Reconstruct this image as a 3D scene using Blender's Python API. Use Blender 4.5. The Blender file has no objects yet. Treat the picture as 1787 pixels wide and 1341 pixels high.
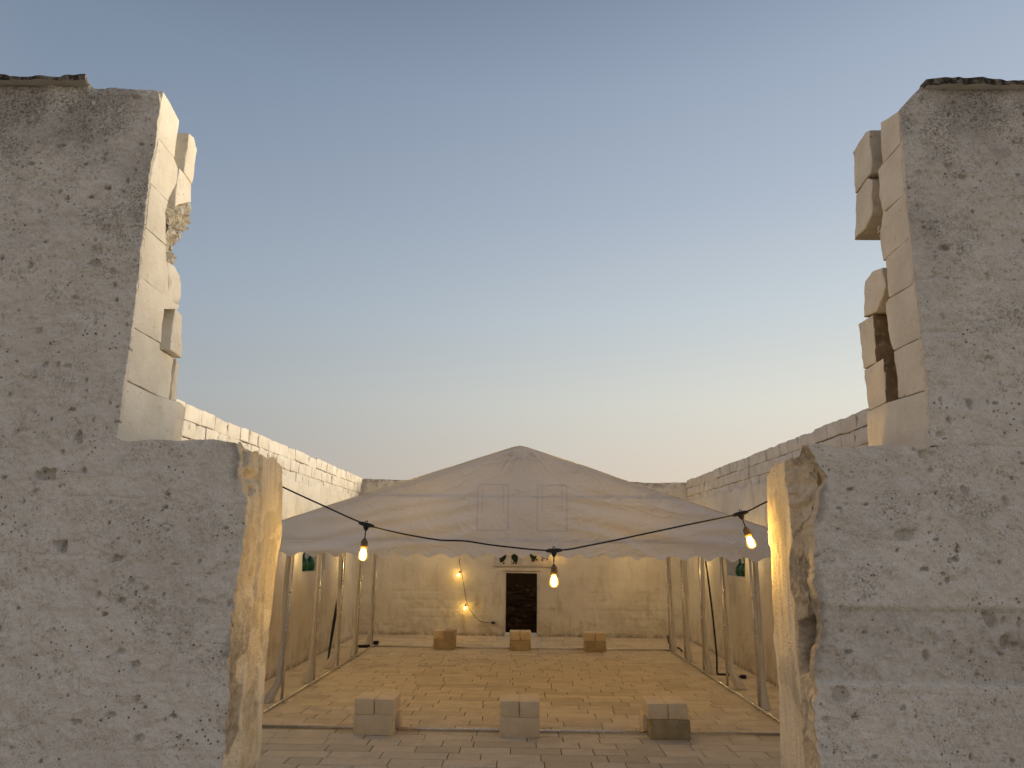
import bpy, bmesh, math, random
import numpy as np
from mathutils import Vector, Matrix

random.seed(7)
RNG = np.random.default_rng(11)
SC = bpy.context.scene
COL = SC.collection
PI = math.pi

# ------------------------------------------------------------------ camera, sky, sun, exposure
cam = bpy.data.cameras.new('camera')
cam.sensor_width = 36.0
cam.lens = 36.0 * 1240 / 1787
cam.clip_start = 0.05
cam.clip_end = 6000
cam_o = bpy.data.objects.new('camera', cam)
COL.objects.link(cam_o)
_p, _y, _r = math.radians(13.4), math.radians(1.0), math.radians(0.67)
fw = Vector((-math.sin(_y) * math.cos(_p), math.cos(_y) * math.cos(_p), math.sin(_p)))
r0 = Vector((math.cos(_y), math.sin(_y), 0))
u0 = r0.cross(fw)
rt = r0 * math.cos(_r) + u0 * math.sin(_r)
up = u0 * math.cos(_r) - r0 * math.sin(_r)
M = Matrix.Identity(4)
for i in range(3):
    M[i][0] = rt[i]; M[i][1] = up[i]; M[i][2] = -fw[i]
M[2][3] = 2.5
cam_o.matrix_world = M
SC.camera = cam_o

SUN_AZ, SUN_EL = math.radians(76), math.radians(4.6)
world = bpy.data.worlds.new('World')
SC.world = world
world.use_nodes = True


def s2l(r, g, b):
    f = lambda c: (c / 255 / 12.92) if c / 255 < .04045 else ((c / 255 + .055) / 1.055) ** 2.4
    return (f(r), f(g), f(b), 1)


def build_sky():
    nt = world.node_tree; N = nt.nodes; L = nt.links
    bg = N['Background']
    sky = N.new('ShaderNodeTexSky'); sky.sky_type = 'NISHITA'; sky.sun_disc = False
    sky.sun_elevation = SUN_EL; sky.sun_rotation = SUN_AZ; sky.ozone_density = 2.0
    tc = N.new('ShaderNodeTexCoord')
    sp = N.new('ShaderNodeSeparateXYZ'); L.new(tc.outputs['Generated'], sp.inputs[0])
    # horizontal direction towards the afterglow
    fl = N.new('ShaderNodeVectorMath'); fl.operation = 'MULTIPLY'; L.new(tc.outputs['Generated'], fl.inputs[0]); fl.inputs[1].default_value = (1, 1, 0)
    nm = N.new('ShaderNodeVectorMath'); nm.operation = 'NORMALIZE'; L.new(fl.outputs[0], nm.inputs[0])
    dt = N.new('ShaderNodeVectorMath'); dt.operation = 'DOT_PRODUCT'; L.new(nm.outputs[0], dt.inputs[0])
    dt.inputs[1].default_value = (math.sin(SUN_AZ), math.cos(SUN_AZ), 0)
    mr = N.new('ShaderNodeMapRange'); mr.interpolation_type = 'SMOOTHSTEP'
    L.new(dt.outputs['Value'], mr.inputs[0])
    mr.inputs[1].default_value = -0.75; mr.inputs[2].default_value = 1.05

    def ramp(stops):
        r = N.new('ShaderNodeValToRGB'); r.color_ramp.interpolation = 'B_SPLINE' if False else 'LINEAR'
        L.new(sp.outputs['Z'], r.inputs[0])
        e = r.color_ramp.elements
        for k, (p, c) in enumerate(stops):
            el = e[k] if k < 2 else e.new(p)
            el.position = p; el.color = s2l(*c)
        return r
    # afterglow away from / towards the west, by sine of elevation
    A = ramp([(0.0, (160, 152, 148)), (.10, (160, 158, 158)), (.20, (156, 164, 171)), (.32, (150, 164, 180)), (.45, (139, 154, 174)), (.58, (124, 141, 163)), (.68, (103, 118, 141)), (1.0, (88, 102, 128))])
    B = ramp([(0.0, (250, 216, 180)), (.10, (247, 230, 208)), (.20, (243, 240, 226)), (.32, (216, 225, 229)), (.45, (190, 202, 217)), (.58, (170, 184, 204)), (.68, (145, 159, 183)), (1.0, (98, 113, 140))])
    # anti-twilight: the pink belt over the eastern horizon, behind the viewer
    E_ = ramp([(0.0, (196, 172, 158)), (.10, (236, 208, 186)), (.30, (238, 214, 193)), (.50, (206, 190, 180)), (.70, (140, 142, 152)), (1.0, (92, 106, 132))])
    mx = N.new('ShaderNodeMix'); mx.data_type = 'RGBA'
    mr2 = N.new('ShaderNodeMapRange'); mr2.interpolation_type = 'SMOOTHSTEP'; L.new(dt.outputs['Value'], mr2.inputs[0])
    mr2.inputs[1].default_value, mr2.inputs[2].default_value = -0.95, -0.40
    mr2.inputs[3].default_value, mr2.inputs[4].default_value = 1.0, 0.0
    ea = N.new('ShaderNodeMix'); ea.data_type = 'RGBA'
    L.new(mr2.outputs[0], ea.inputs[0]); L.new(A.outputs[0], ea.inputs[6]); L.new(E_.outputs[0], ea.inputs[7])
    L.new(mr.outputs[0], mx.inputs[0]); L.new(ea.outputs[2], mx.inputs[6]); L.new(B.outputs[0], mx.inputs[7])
    # a share of the physical sky
    sc = N.new('ShaderNodeVectorMath'); sc.operation = 'SCALE'; L.new(sky.outputs[0], sc.inputs[0]); sc.inputs['Scale'].default_value = 1.0
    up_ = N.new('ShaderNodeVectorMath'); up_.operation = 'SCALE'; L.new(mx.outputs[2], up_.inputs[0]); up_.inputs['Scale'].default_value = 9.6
    m2 = N.new('ShaderNodeMix'); m2.data_type = 'RGBA'; m2.inputs[0].default_value = 0.93
    L.new(sc.outputs[0], m2.inputs[6]); L.new(up_.outputs[0], m2.inputs[7])
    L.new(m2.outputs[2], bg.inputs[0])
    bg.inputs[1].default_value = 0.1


build_sky()
sun = bpy.data.lights.new('sun', 'SUN')
sun.energy = 5.0
sun.angle = math.radians(22)
sun.color = (1.0, 0.83, 0.58)
sun_o = bpy.data.objects.new('sun', sun)
COL.objects.link(sun_o)
sd = Vector((math.sin(SUN_AZ) * math.cos(SUN_EL), math.cos(SUN_AZ) * math.cos(SUN_EL), math.sin(SUN_EL)))
sun_o.rotation_euler = sd.to_track_quat('Z', 'Y').to_euler()
sun_o.location = (30, 8, 12)

vs = SC.view_settings
vs.view_transform = 'Standard'; vs.look = 'None'; vs.gamma = 1.0; vs.exposure = 0.0; vs.use_curve_mapping = False
SC.cycles.max_bounces = 8
SC.cycles.diffuse_bounces = 4
SC.cycles.transparent_max_bounces = 12
SC.cycles.sample_clamp_indirect = 4.0
SC.cycles.use_denoising = True


# ------------------------------------------------------------------ numpy noise
def _hash(ix, iy, iz, seed):
    h = (ix.astype(np.uint32) * np.uint32(374761393) + iy.astype(np.uint32) * np.uint32(668265263)
         + iz.astype(np.uint32) * np.uint32(2147483647) + np.uint32(seed) * np.uint32(1274126177))
    h = (h ^ (h >> np.uint32(13))) * np.uint32(1274126177)
    h = (h ^ (h >> np.uint32(15))) * np.uint32(2246822519)
    return ((h ^ (h >> np.uint32(16))) & np.uint32(0xFFFFFF)).astype(np.float64) / 0xFFFFFF


def vn(x, y, z=0.0, seed=0):
    x = np.asarray(x, float); y = np.asarray(y, float) + 0 * x; z = np.asarray(z, float) + 0 * x
    x, y, z = np.broadcast_arrays(x, y, z)
    xi, yi, zi = np.floor(x), np.floor(y), np.floor(z)
    fx, fy, fz = x - xi, y - yi, z - zi
    fx, fy, fz = [t * t * (3 - 2 * t) for t in (fx, fy, fz)]
    xi, yi, zi = [t.astype(np.int64) & 0xFFFFFFFF for t in (xi, yi, zi)]
    r = 0
    for dx in (0, 1):
        for dy in (0, 1):
            for dz in (0, 1):
                w = (fx if dx else 1 - fx) * (fy if dy else 1 - fy) * (fz if dz else 1 - fz)
                r = r + w * _hash((xi + dx) & 0xFFFFFFFF, (yi + dy) & 0xFFFFFFFF, (zi + dz) & 0xFFFFFFFF, seed)
    return r * 2 - 1


def fbm(x, y, z=0.0, seed=0, oct=4, gain=.5):
    a, r, f = 1.0, 0.0, 1.0
    for k in range(oct):
        r = r + a * vn(np.asarray(x) * f, np.asarray(y) * f, np.asarray(z) * f, seed + 17 * k)
        a *= gain; f *= 2.03
    return r


def facet(x, y, seed=0, tilt=.6):
    """broken-stone facets: each cell has its own height and slope"""
    x, y = np.broadcast_arrays(np.asarray(x, float), np.asarray(y, float))
    xi, yi = np.floor(x).astype(np.int64), np.floor(y).astype(np.int64)
    best = np.full(x.shape, 9.0); out = np.zeros(x.shape); z0 = np.zeros_like(xi)
    for dx in (-1, 0, 1):
        for dy in (-1, 0, 1):
            a, b = (xi + dx) & 0xFFFFFFFF, (yi + dy) & 0xFFFFFFFF
            h = [_hash(a, b, z0 + k, seed) for k in range(5)]
            ox, oy = xi + dx + h[0] - x, yi + dy + h[1] - y
            d = ox * ox + oy * oy
            v = h[2] * 2 - 1 + tilt * 2 * ((h[3] - .5) * ox + (h[4] - .5) * oy)
            m = d < best
            out = np.where(m, v, out); best = np.where(m, d, best)
    return out


def sst(a, b, x):
    t = np.clip((x - a) / (b - a), 0, 1)
    return t * t * (3 - 2 * t)


# ------------------------------------------------------------------ object helpers
def tag(o, label=None, cat=None, group=None, kind=None):
    if label: o['label'] = label
    if cat: o['category'] = cat
    if group: o['group'] = group
    if kind: o['kind'] = kind
    return o


def empty(name, loc=(0, 0, 0)):
    o = bpy.data.objects.new(name, None); COL.objects.link(o); o.location = loc
    o.empty_display_size = .2
    return o


def link(name, me, mat=None, parent=None, loc=(0, 0, 0)):
    if mat is not None and not me.materials:
        me.materials.append(mat)
    o = bpy.data.objects.new(name, me); COL.objects.link(o); o.location = loc
    if parent is not None: o.parent = parent
    return o


def mesh(name, V, F, smooth=False):
    me = bpy.data.meshes.new(name)
    me.from_pydata([tuple(v) for v in V], [], [tuple(f) for f in F])
    if smooth: me.polygons.foreach_set('use_smooth', [True] * len(me.polygons))
    me.update()
    return me


def grid_mesh(name, P, keep=None, smooth=True, attrs=None, flip=False):
    """P: (rows, cols, 3) array -> quad sheet; keep: (rows-1, cols-1) bool mask"""
    R, C = P.shape[:2]
    i = np.arange(R * C).reshape(R, C)
    q = np.stack([i[:-1, :-1], i[:-1, 1:], i[1:, 1:], i[1:, :-1]], -1)
    if flip: q = q[..., ::-1]
    q = q[keep] if keep is not None else q.reshape(-1, 4)
    q = q.reshape(-1, 4)
    me = bpy.data.meshes.new(name)
    me.vertices.add(R * C); me.vertices.foreach_set('co', P.reshape(-1).astype(np.float32))
    n = len(q)
    me.loops.add(n * 4); me.loops.foreach_set('vertex_index', q.reshape(-1).astype(np.int32))
    me.polygons.add(n)
    me.polygons.foreach_set('loop_start', np.arange(n, dtype=np.int32) * 4)
    me.polygons.foreach_set('loop_total', np.full(n, 4, np.int32))
    me.polygons.foreach_set('use_smooth', np.full(n, smooth))
    if attrs is not None:
        a = me.attributes.new('mask', 'FLOAT_COLOR', 'POINT')
        col = np.zeros((R * C, 4), np.float32); col[:, :attrs.shape[-1]] = attrs.reshape(R * C, -1); col[:, 3] = 1
        a.data.foreach_set('color', col.reshape(-1))
    me.update(calc_edges=True); me.validate()
    return me


class MB:
    """collects boxes, tubes and lathes into ONE mesh"""
    def __init__(s): s.V = []; s.F = []

    def add(s, V, F):
        b = len(s.V); s.V += [tuple(v) for v in V]; s.F += [tuple(i + b for i in f) for f in F]; return s

    def box(s, x0, x1, y0, y1, z0, z1):
        V = [(x, y, z) for x in (x0, x1) for y in (y0, y1) for z in (z0, z1)]
        return s.add(V, [(0, 1, 3, 2), (4, 6, 7, 5), (0, 4, 5, 1), (2, 3, 7, 6), (0, 2, 6, 4), (1, 5, 7, 3)])

    def tube(s, pts, r, n=8, cap=True):
        pts = [Vector(p) for p in pts]; V = []; F = []
        prev = None
        rr = r if isinstance(r, (list, tuple)) else [r] * len(pts)
        for k, p in enumerate(pts):
            t = (pts[min(k + 1, len(pts) - 1)] - pts[max(k - 1, 0)]).normalized()
            a = prev if prev is not None else (Vector((0, 0, 1)) if abs(t.z) < .9 else Vector((1, 0, 0)))
            a = (a - t * a.dot(t)).normalized(); prev = a; b = t.cross(a)
            for j in range(n):
                th = 2 * PI * j / n
                V.append(p + (a * math.cos(th) + b * math.sin(th)) * rr[k])
        for k in range(len(pts) - 1):
            for j in range(n):
                F.append((k * n + j, k * n + (j + 1) % n, (k + 1) * n + (j + 1) % n, (k + 1) * n + j))
        if cap:
            F.append(tuple(range(n))[::-1]); F.append(tuple(range((len(pts) - 1) * n, len(pts) * n)))
        return s.add(V, F)

    def lathe(s, prof, c=(0, 0, 0), n=16, axis=None):
        """prof: (r, h) along +z (or along axis) from c"""
        ax = Vector(axis).normalized() if axis is not None else Vector((0, 0, 1))
        a = ax.orthogonal().normalized(); b = ax.cross(a); c = Vector(c); V = []; F = []
        for r, h in prof:
            for j in range(n):
                th = 2 * PI * j / n
                V.append(c + ax * h + (a * math.cos(th) + b * math.sin(th)) * r)
        for k in range(len(prof) - 1):
            for j in range(n):
                F.append((k * n + j, k * n + (j + 1) % n, (k + 1) * n + (j + 1) % n, (k + 1) * n + j))
        if prof[0][0] > 1e-4: F.append(tuple(range(n))[::-1])
        if prof[-1][0] > 1e-4: F.append(tuple(range((len(prof) - 1) * n, len(prof) * n)))
        return s.add(V, F)

    def build(s, name, mat, parent=None, smooth=False, loc=(0, 0, 0)):
        return link(name, mesh(name, s.V, s.F, smooth), mat, parent, loc)


def sharp_smooth(o, ang=35):
    me = o.data
    me.polygons.foreach_set('use_smooth', [True] * len(me.polygons))
    bm = bmesh.new(); bm.from_mesh(me)
    lim = math.radians(ang)
    for e in bm.edges:
        if len(e.link_faces) == 2: e.smooth = e.calc_face_angle(0) < lim
    bm.to_mesh(me); bm.free()
    return o


# ------------------------------------------------------------------ materials
class NT:
    def __init__(s, name, rough=.85, spec=.3):
        s.m = bpy.data.materials.new(name); s.m.use_nodes = True
        s.t = s.m.node_tree; s.N = s.t.nodes; s.L = s.t.links
        s.b = s.N['Principled BSDF']; s.b.inputs['Roughness'].default_value = rough
        s.b.inputs['Specular IOR Level'].default_value = spec
        s.tc = s.N.new('ShaderNodeTexCoord'); s.vec = s.tc.outputs['Object']

    def jitter(s):
        """shift the texture by the object's random number, so that copies differ"""
        oi = s.N.new('ShaderNodeObjectInfo')
        m = s.N.new('ShaderNodeVectorMath'); m.operation = 'SCALE'; m.inputs[0].default_value = (37, 53, 91)
        s.L.new(oi.outputs['Random'], m.inputs['Scale'])
        a = s.N.new('ShaderNodeVectorMath'); a.operation = 'ADD'
        s.L.new(s.tc.outputs['Object'], a.inputs[0]); s.L.new(m.outputs[0], a.inputs[1]); s.vec = a.outputs[0]
        return oi.outputs['Random']

    def stretch(s, v):
        m = s.N.new('ShaderNodeVectorMath'); m.operation = 'MULTIPLY'; s.L.new(s.vec, m.inputs[0]); m.inputs[1].default_value = v
        return m.outputs[0]

    def noise(s, scale, detail=4, rough=.55, lo=None, hi=None, vec=None, dist=0):
        n = s.N.new('ShaderNodeTexNoise'); s.L.new(vec or s.vec, n.inputs['Vector'])
        n.inputs['Scale'].default_value = scale; n.inputs['Detail'].default_value = detail
        n.inputs['Roughness'].default_value = rough; n.inputs['Distortion'].default_value = dist
        return s.map(n.outputs['Fac'], lo, hi) if lo is not None else n.outputs['Fac']

    def voro(s, scale, lo=None, hi=None, feature='F1', vec=None):
        n = s.N.new('ShaderNodeTexVoronoi'); n.feature = feature; s.L.new(vec or s.vec, n.inputs['Vector'])
        n.inputs['Scale'].default_value = scale
        return s.map(n.outputs['Distance'], lo, hi) if lo is not None else n.outputs['Distance']

    def map(s, v, lo, hi, a=0.0, b=1.0):
        m = s.N.new('ShaderNodeMapRange'); m.clamp = True; m.interpolation_type = 'SMOOTHSTEP'
        s.L.new(v, m.inputs[0])
        if lo > hi: lo, hi, a, b = hi, lo, b, a
        for k, x in zip((1, 2, 3, 4), (lo, hi, a, b)): m.inputs[k].default_value = x
        return m.outputs[0]

    def op(s, o, a, b):
        m = s.N.new('ShaderNodeMath'); m.operation = o
        for k, x in enumerate((a, b)):
            if isinstance(x, (int, float)): m.inputs[k].default_value = x
            else: s.L.new(x, m.inputs[k])
        return m.outputs[0]

    def mul(s, a, b): return s.op('MULTIPLY', a, b)
    def add(s, a, b): return s.op('ADD', a, b)

    def mix(s, f, a, b):
        m = s.N.new('ShaderNodeMix'); m.data_type = 'RGBA'
        for k, x in ((0, f), (6, a), (7, b)):
            if isinstance(x, (int, float)): m.inputs[k].default_value = x
            elif isinstance(x, tuple): m.inputs[k].default_value = (*x[:3], 1)
            else: s.L.new(x, m.inputs[k])
        return m.outputs[2]

    def attr(s):
        a = s.N.new('ShaderNodeAttribute'); a.attribute_name = 'mask'
        p = s.N.new('ShaderNodeSeparateColor'); s.L.new(a.outputs['Color'], p.inputs[0])
        return p.outputs

    def xyz(s):
        p = s.N.new('ShaderNodeSeparateXYZ'); s.L.new(s.tc.outputs['Object'], p.inputs[0]); return p.outputs

    def color(s, c):
        if isinstance(c, tuple): s.b.inputs['Base Color'].default_value = (*c[:3], 1)
        else: s.L.new(c, s.b.inputs['Base Color'])
        return s

    def bump(s, h, strength=.4, dist=.01):
        b = s.N.new('ShaderNodeBump'); b.inputs['Strength'].default_value = strength; b.inputs['Distance'].default_value = dist
        s.L.new(h, b.inputs['Height']); s.L.new(b.outputs[0], s.b.inputs['Normal'])
        return s


def make_materials():
    D = {}
    # weathered limewashed plaster of the near walls. mask: R bare stone, G old grey mortar and painted cavity shade, B smooth jamb plaster
    t = NT('weathered_plaster', .92, .2)
    r, g, b = t.attr()[:3]
    z = t.xyz()[2]
    base = t.mix(t.noise(1.6, 5, .6, .35, .68), (.92, .85, .75), (.83, .76, .66))
    base = t.mix(t.noise(14, 5, .65, .38, .7), base, (.80, .73, .63))
    hi = t.map(z, 3.2, 4.75, .0, 1.0)
    zone = t.add(t.noise(2.1, 7, .70), t.mul(hi, .12))
    zone = t.map(zone, .54, .72)
    zone2 = t.map(t.add(t.noise(5.5, 6, .7), t.mul(hi, .08)), .47, .62)
    sp1 = t.mul(t.map(t.noise(80, 6, .78), .46, .60), t.mul(zone, .95))
    sp2 = t.mul(t.map(t.noise(42, 8, .8), .52, .62), t.mul(zone2, .75))
    sp3 = t.mul(t.map(t.noise(34, 9, .8), .635, .685), .95)
    base = t.mix(t.mul(t.map(t.noise(120, 4, .7), .46, .66), .42), base, (.52, .465, .39))
    dots = t.mul(t.voro(34, .20, .10), t.noise(5, 3, .5, .52, .60))
    dots2 = t.mul(t.voro(90, .24, .12), t.noise(7, 3, .5, .47, .58))
    dirt = t.op('MAXIMUM', t.op('MAXIMUM', sp1, t.op('MAXIMUM', sp2, sp3)), t.op('MAXIMUM', t.mul(dots, .9), t.mul(dots2, .75)))
    film = t.mul(t.map(t.add(t.noise(1.7, 8, .68), t.mul(hi, .14)), .54, .76), t.add(.14, t.mul(hi, .36)))
    front = t.mix(film, base, (.25, .225, .195))
    front = t.mix(t.mul(dirt, .80), front, (.095, .082, .068))
    front = t.mix(t.mul(t.map(t.noise(3.1, 4, .6), .68, .74), .5), front, (.36, .27, .18))
    stv = t.stretch((1, 1, .16))
    jamb = t.mix(t.noise(22, 4, .6, .40, .68, vec=stv), (.82, .74, .60), (.68, .59, .46))
    jamb = t.mix(t.mul(t.noise(46, 3, .6, .56, .72, vec=stv), .6), jamb, (.86, .80, .69))
    jamb = t.mix(t.mul(t.voro(40, .16, .08), .7), jamb, (.2, .15, .1))
    stone = t.mix(t.noise(9, 5, .65, .4, .66), (.74, .65, .50), (.58, .46, .29))
    stone = t.mix(t.mul(t.noise(110, 3, .6, .62, .7), .75), stone, (.2, .14, .08))
    mort_and_shade = t.mix(t.noise(18, 5, .65, .4, .64), (.40, .355, .29), (.20, .175, .14))  # mortar and dark stone, darkened to include the shade inside the cavity
    c = t.mix(b, front, jamb); c = t.mix(r, c, stone); c = t.mix(g, c, mort_and_shade)
    t.color(c)
    h = t.add(t.mul(t.noise(52, 7, .72), 1.2), t.mul(t.noise(150, 3, .6), .7))
    h = t.add(h, t.mul(dots, -1.2)); h = t.add(h, t.mul(dots2, -.6))
    t.bump(h, .9, .0095)
    D['plaster'] = t.m

    # limewashed cut stone of the broken wall ends and the wall tops
    t = NT('limewashed_stone', .92, .2)
    t.jitter()
    c = t.mix(t.noise(5, 5, .6, .35, .68), (.80, .75, .66), (.70, .645, .55))
    c = t.mix(t.mul(t.noise(16, 5, .7, .60, .72), .6), c, (.50, .40, .28))
    c = t.mix(t.mul(t.voro(26, .12, .05), t.noise(4, 2, .5, .5, .6)), c, (.2, .165, .12))
    t.color(c); t.bump(t.add(t.noise(38, 6, .68), t.mul(t.noise(9, 3), .8)), .6, .012)
    D['limewash'] = t.m

    t = NT('wall_top_stone', .92, .2)
    rnd = t.jitter()
    c = t.mix(t.noise(3, 5, .6, .35, .68), (.72, .68, .61), (.60, .555, .48))
    c = t.mix(t.mul(rnd, .35), c, (.52, .47, .40))
    dk = t.mul(t.noise(3.2, 6, .7, .56, .68, vec=t.stretch((1, 1, .45))), .62)
    c = t.mix(dk, c, (.17, .155, .135))
    t.color(c); t.bump(t.noise(20, 6, .7), .6, .02)
    D['topstone'] = t.m

    # raw ochre calcarenite rubble of the wall core
    t = NT('raw_tuff', .95, .1)
    t.jitter()
    c = t.mix(t.noise(7, 6, .65, .35, .7), (.40, .30, .185), (.25, .175, .10))
    c = t.mix(t.mul(t.noise(30, 5, .7, .52, .66), .7), c, (.56, .49, .38))
    t.color(c); t.bump(t.noise(28, 6, .75), 1.0, .03)
    D['tuff'] = t.m
    t = NT('rubble_mortar', .95, .1)
    t.jitter()
    c = t.mix(t.noise(9, 6, .65, .38, .68), (.76, .70, .59), (.66, .595, .485))
    c = t.mix(t.mul(t.noise(22, 5, .7, .62, .70), .8), c, (.17, .14, .105))
    t.color(c); t.bump(t.noise(40, 6, .75), 1.0, .02)
    D['rubble'] = t.m

    t = NT('coping_edge', .95, .1)
    x, y, z = t.xyz()[:3]
    lich = t.mix(t.noise(30, 6, .75, .42, .62), (.035, .03, .026), (.30, .26, .21))
    c = t.mix(t.map(t.noise(45, 5, .7), .52, .60), lich, (.09, .075, .055))
    under = t.mix(t.noise(6, 5, .6, .4, .65), (.68, .64, .58), (.58, .53, .46))
    geo = t.N.new('ShaderNodeNewGeometry'); nz = t.N.new('ShaderNodeSeparateXYZ'); t.L.new(geo.outputs['True Normal'], nz.inputs[0])
    c = t.mix(t.map(nz.outputs[2], -.6, -.2, 1, 0), c, under)
    t.color(c); t.bump(t.noise(60, 6, .75), .8, .01)
    D['coping'] = t.m

    # courtyard wall plaster
    t = NT('courtyard_plaster', .9, .2)
    z = t.xyz()[2]
    st = t.stretch((1, 1, .22))
    c = t.mix(t.noise(1.1, 6, .6, .35, .68), (.72, .67, .585), (.62, .565, .475))
    c = t.mix(t.mul(t.noise(3.5, 6, .65, .52, .72, vec=st), .6), c, (.47, .405, .315))
    low = t.map(z, 1.3, .25, 0, 1)
    gr = t.map(t.add(t.noise(2.6, 6, .68), t.mul(low, .14)), .58, .74)
    c = t.mix(t.mul(gr, .34), c, (.34, .28, .20))
    damp = t.mul(t.map(z, .16, .02), t.noise(6, 5, .7, .38, .58))
    c = t.mix(t.mul(damp, .6), c, (.15, .11, .07))
    fl = t.mul(t.noise(26, 5, .72, .645, .70), t.map(t.add(t.noise(1.6, 3, .5), t.mul(low, .2)), .52, .62))
    c = t.mix(t.mul(fl, .85), c, (.15, .11, .08))
    top = t.mul(t.map(z, 4.35, 4.85), t.noise(5, 6, .7, .42, .6))
    c = t.mix(t.mul(top, .7), c, (.16, .14, .115))
    t.color(c); t.bump(t.add(t.noise(12, 6, .65), t.mul(t.noise(55, 4, .6), .35)), .5, .02)
    D['court'] = t.m
    t = NT('niche_plaster', .9, .2)
    t.color(t.mix(t.noise(3, 5, .6, .35, .68), (.60, .60, .60), (.50, .49, .47))); t.bump(t.noise(14, 5, .6), .3, .01)
    D['niche'] = t.m

    # paving
    def paving(name, island):
        t = NT(name, .7, .35)
        if island:
            g = t.N.new('ShaderNodeNewGeometry'); rnd = g.outputs['Random Per Island']
        else:
            rnd = t.jitter()
        c = t.mix(rnd, (.72, .61, .455), (.65, .55, .405))
        c = t.mix(t.map(t.op('FRACT', t.mul(rnd, 7.3), 0), .75, .95), c, (.57, .475, .345))
        c = t.mix(t.mul(t.noise(3, 6, .6, .42, .7), .4), c, (.42, .35, .25))
        c = t.mix(t.mul(t.noise(24, 6, .75, .52, .68), .45), c, (.34, .28, .20))
        t.color(c); t.bump(t.add(t.noise(30, 5, .6), t.mul(t.noise(5, 3), 1.5)), .35, .006)
        return t.m
    D['slab'] = paving('paving_stone', False); D['slabs'] = paving('paving_stone_far', True)
    t = NT('joint_sand', .95, .1); t.color(t.mix(t.noise(30, 4, .6, .4, .6), (.17, .13, .09), (.10, .075, .05))); D['joint'] = t.m
    t = NT('dry_earth', .95, .1)
    c = t.mix(t.noise(.6, 6, .6, .35, .68), (.50, .43, .33), (.40, .34, .25)); c = t.mix(t.noise(40, 4, .7, .55, .7), c, (.2, .17, .12))
    t.color(c); t.bump(t.noise(25, 6, .7), .6, .03); D['earth'] = t.m
    t = NT('ploughed_soil', 1.0, 0.0)
    c = t.mix(t.noise(1.5, 6, .7, .38, .64), (.034, .016, .007), (.011, .006, .003))
    c = t.mix(t.noise(9, 5, .75, .60, .70), c, (.06, .036, .016)); t.color(c); t.bump(t.noise(8, 6, .75), 1, .08); D['soil'] = t.m

    # loose limestone blocks
    def block(name, a, b_, stain, sa):
        t = NT(name, .93, .15); t.jitter()
        c = t.mix(t.noise(5, 5, .6, .35, .68), a, b_)
        c = t.mix(t.mul(t.noise(7, 6, .7, .56, .70), sa), c, stain)
        c = t.mix(t.mul(t.voro(48, .13, .06), .6), c, tuple(x * .45 for x in a))
        t.color(c); t.bump(t.add(t.noise(45, 6, .7), t.mul(t.voro(48, .2, .06), -1)), .5, .008)
        return t.m
    D['block'] = block('pale_limestone', (.86, .69, .45), (.78, .62, .405), (.48, .38, .26), .4)
    D['mossy'] = block('mossy_limestone', (.47, .37, .21), (.36, .285, .16), (.19, .15, .085), .8)
    D['ochre'] = block('ochre_limestone', (.76, .62, .42), (.67, .54, .36), (.38, .28, .16), .5)
    D['ochre_dark'] = block('weathered_ochre_limestone', (.52, .41, .26), (.42, .325, .20), (.15, .10, .06), .9)

    # tent
    t = NT('white_pvc', .36, .5)
    c = t.mix(t.noise(1.2, 4, .5, .35, .7), (.90, .86, .825), (.86, .815, .775))
    t.color(c)
    wr = t.noise(3.2, 5, .6, vec=t.stretch((1, 1, 2.2)), dist=1.2)
    rg = t.op('ABSOLUTE', t.add(wr, -.5), 0)
    cr = t.map(rg, 0, .05, 1, 0)
    cr = t.mul(cr, t.noise(1.8, 3, .5, .45, .62))
    t.bump(t.add(t.mul(cr, .5), t.mul(t.noise(9, 4, .6), .6)), .35, .02)
    t.b.inputs['Subsurface Weight'].default_value = 0.0
    tr = t.N.new('ShaderNodeBsdfTranslucent'); t.L.new(c, tr.inputs[0])
    ms = t.N.new('ShaderNodeMixShader'); ms.inputs[0].default_value = .26
    t.L.new(t.b.outputs[0], ms.inputs[1]); t.L.new(tr.outputs[0], ms.inputs[2]); t.L.new(ms.outputs[0], t.N['Material Output'].inputs[0])
    D['pvc'] = t.m
    t = NT('white_pvc_double', .36, .5); t.color((.77, .73, .70)); t.bump(t.noise(9, 4, .6), .25, .02); D['pvc2'] = t.m
    t = NT('curtain_cloth', .7, .3); t.color(t.mix(t.noise(3, 3, .5, .35, .7), (.86, .81, .74), (.79, .735, .66)))
    tr = t.N.new('ShaderNodeBsdfTranslucent'); tr.inputs[0].default_value = (.7, .65, .55, 1)
    ms = t.N.new('ShaderNodeMixShader'); ms.inputs[0].default_value = .2
    t.L.new(t.b.outputs[0], ms.inputs[1]); t.L.new(tr.outputs[0], ms.inputs[2]); t.L.new(ms.outputs[0], t.N['Material Output'].inputs[0])
    D['curtain'] = t.m
    t = NT('galvanised_steel', .26, .5); t.b.inputs['Metallic'].default_value = .75
    t.color(t.mix(t.noise(18, 4, .6, .35, .7), (.78, .75, .70), (.60, .57, .53))); D['steel'] = t.m
    t = NT('pipe_sleeve', .5, .4); t.color((.62, .60, .56)); D['sleeve'] = t.m

    t = NT('black_rubber', .55, .4); t.color((.013, .013, .014)); D['rubber'] = t.m
    t = NT('blue_sheath', .5, .4); t.color((.03, .04, .16)); D['blue'] = t.m
    t = NT('aged_brass', .42, .5); t.b.inputs['Metallic'].default_value = .25
    t.color(t.mix(t.noise(60, 3, .6, .35, .7), (.17, .11, .045), (.10, .065, .03))); D['brass'] = t.m
    t = NT('filament', .5); t.color((1, .7, .3)); t.b.inputs['Emission Color'].default_value = (1, .72, .30, 1); t.b.inputs['Emission Strength'].default_value = 55
    D['filament'] = t.m
    t = NT('lit_bulb_glass', .05, .5)
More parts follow.
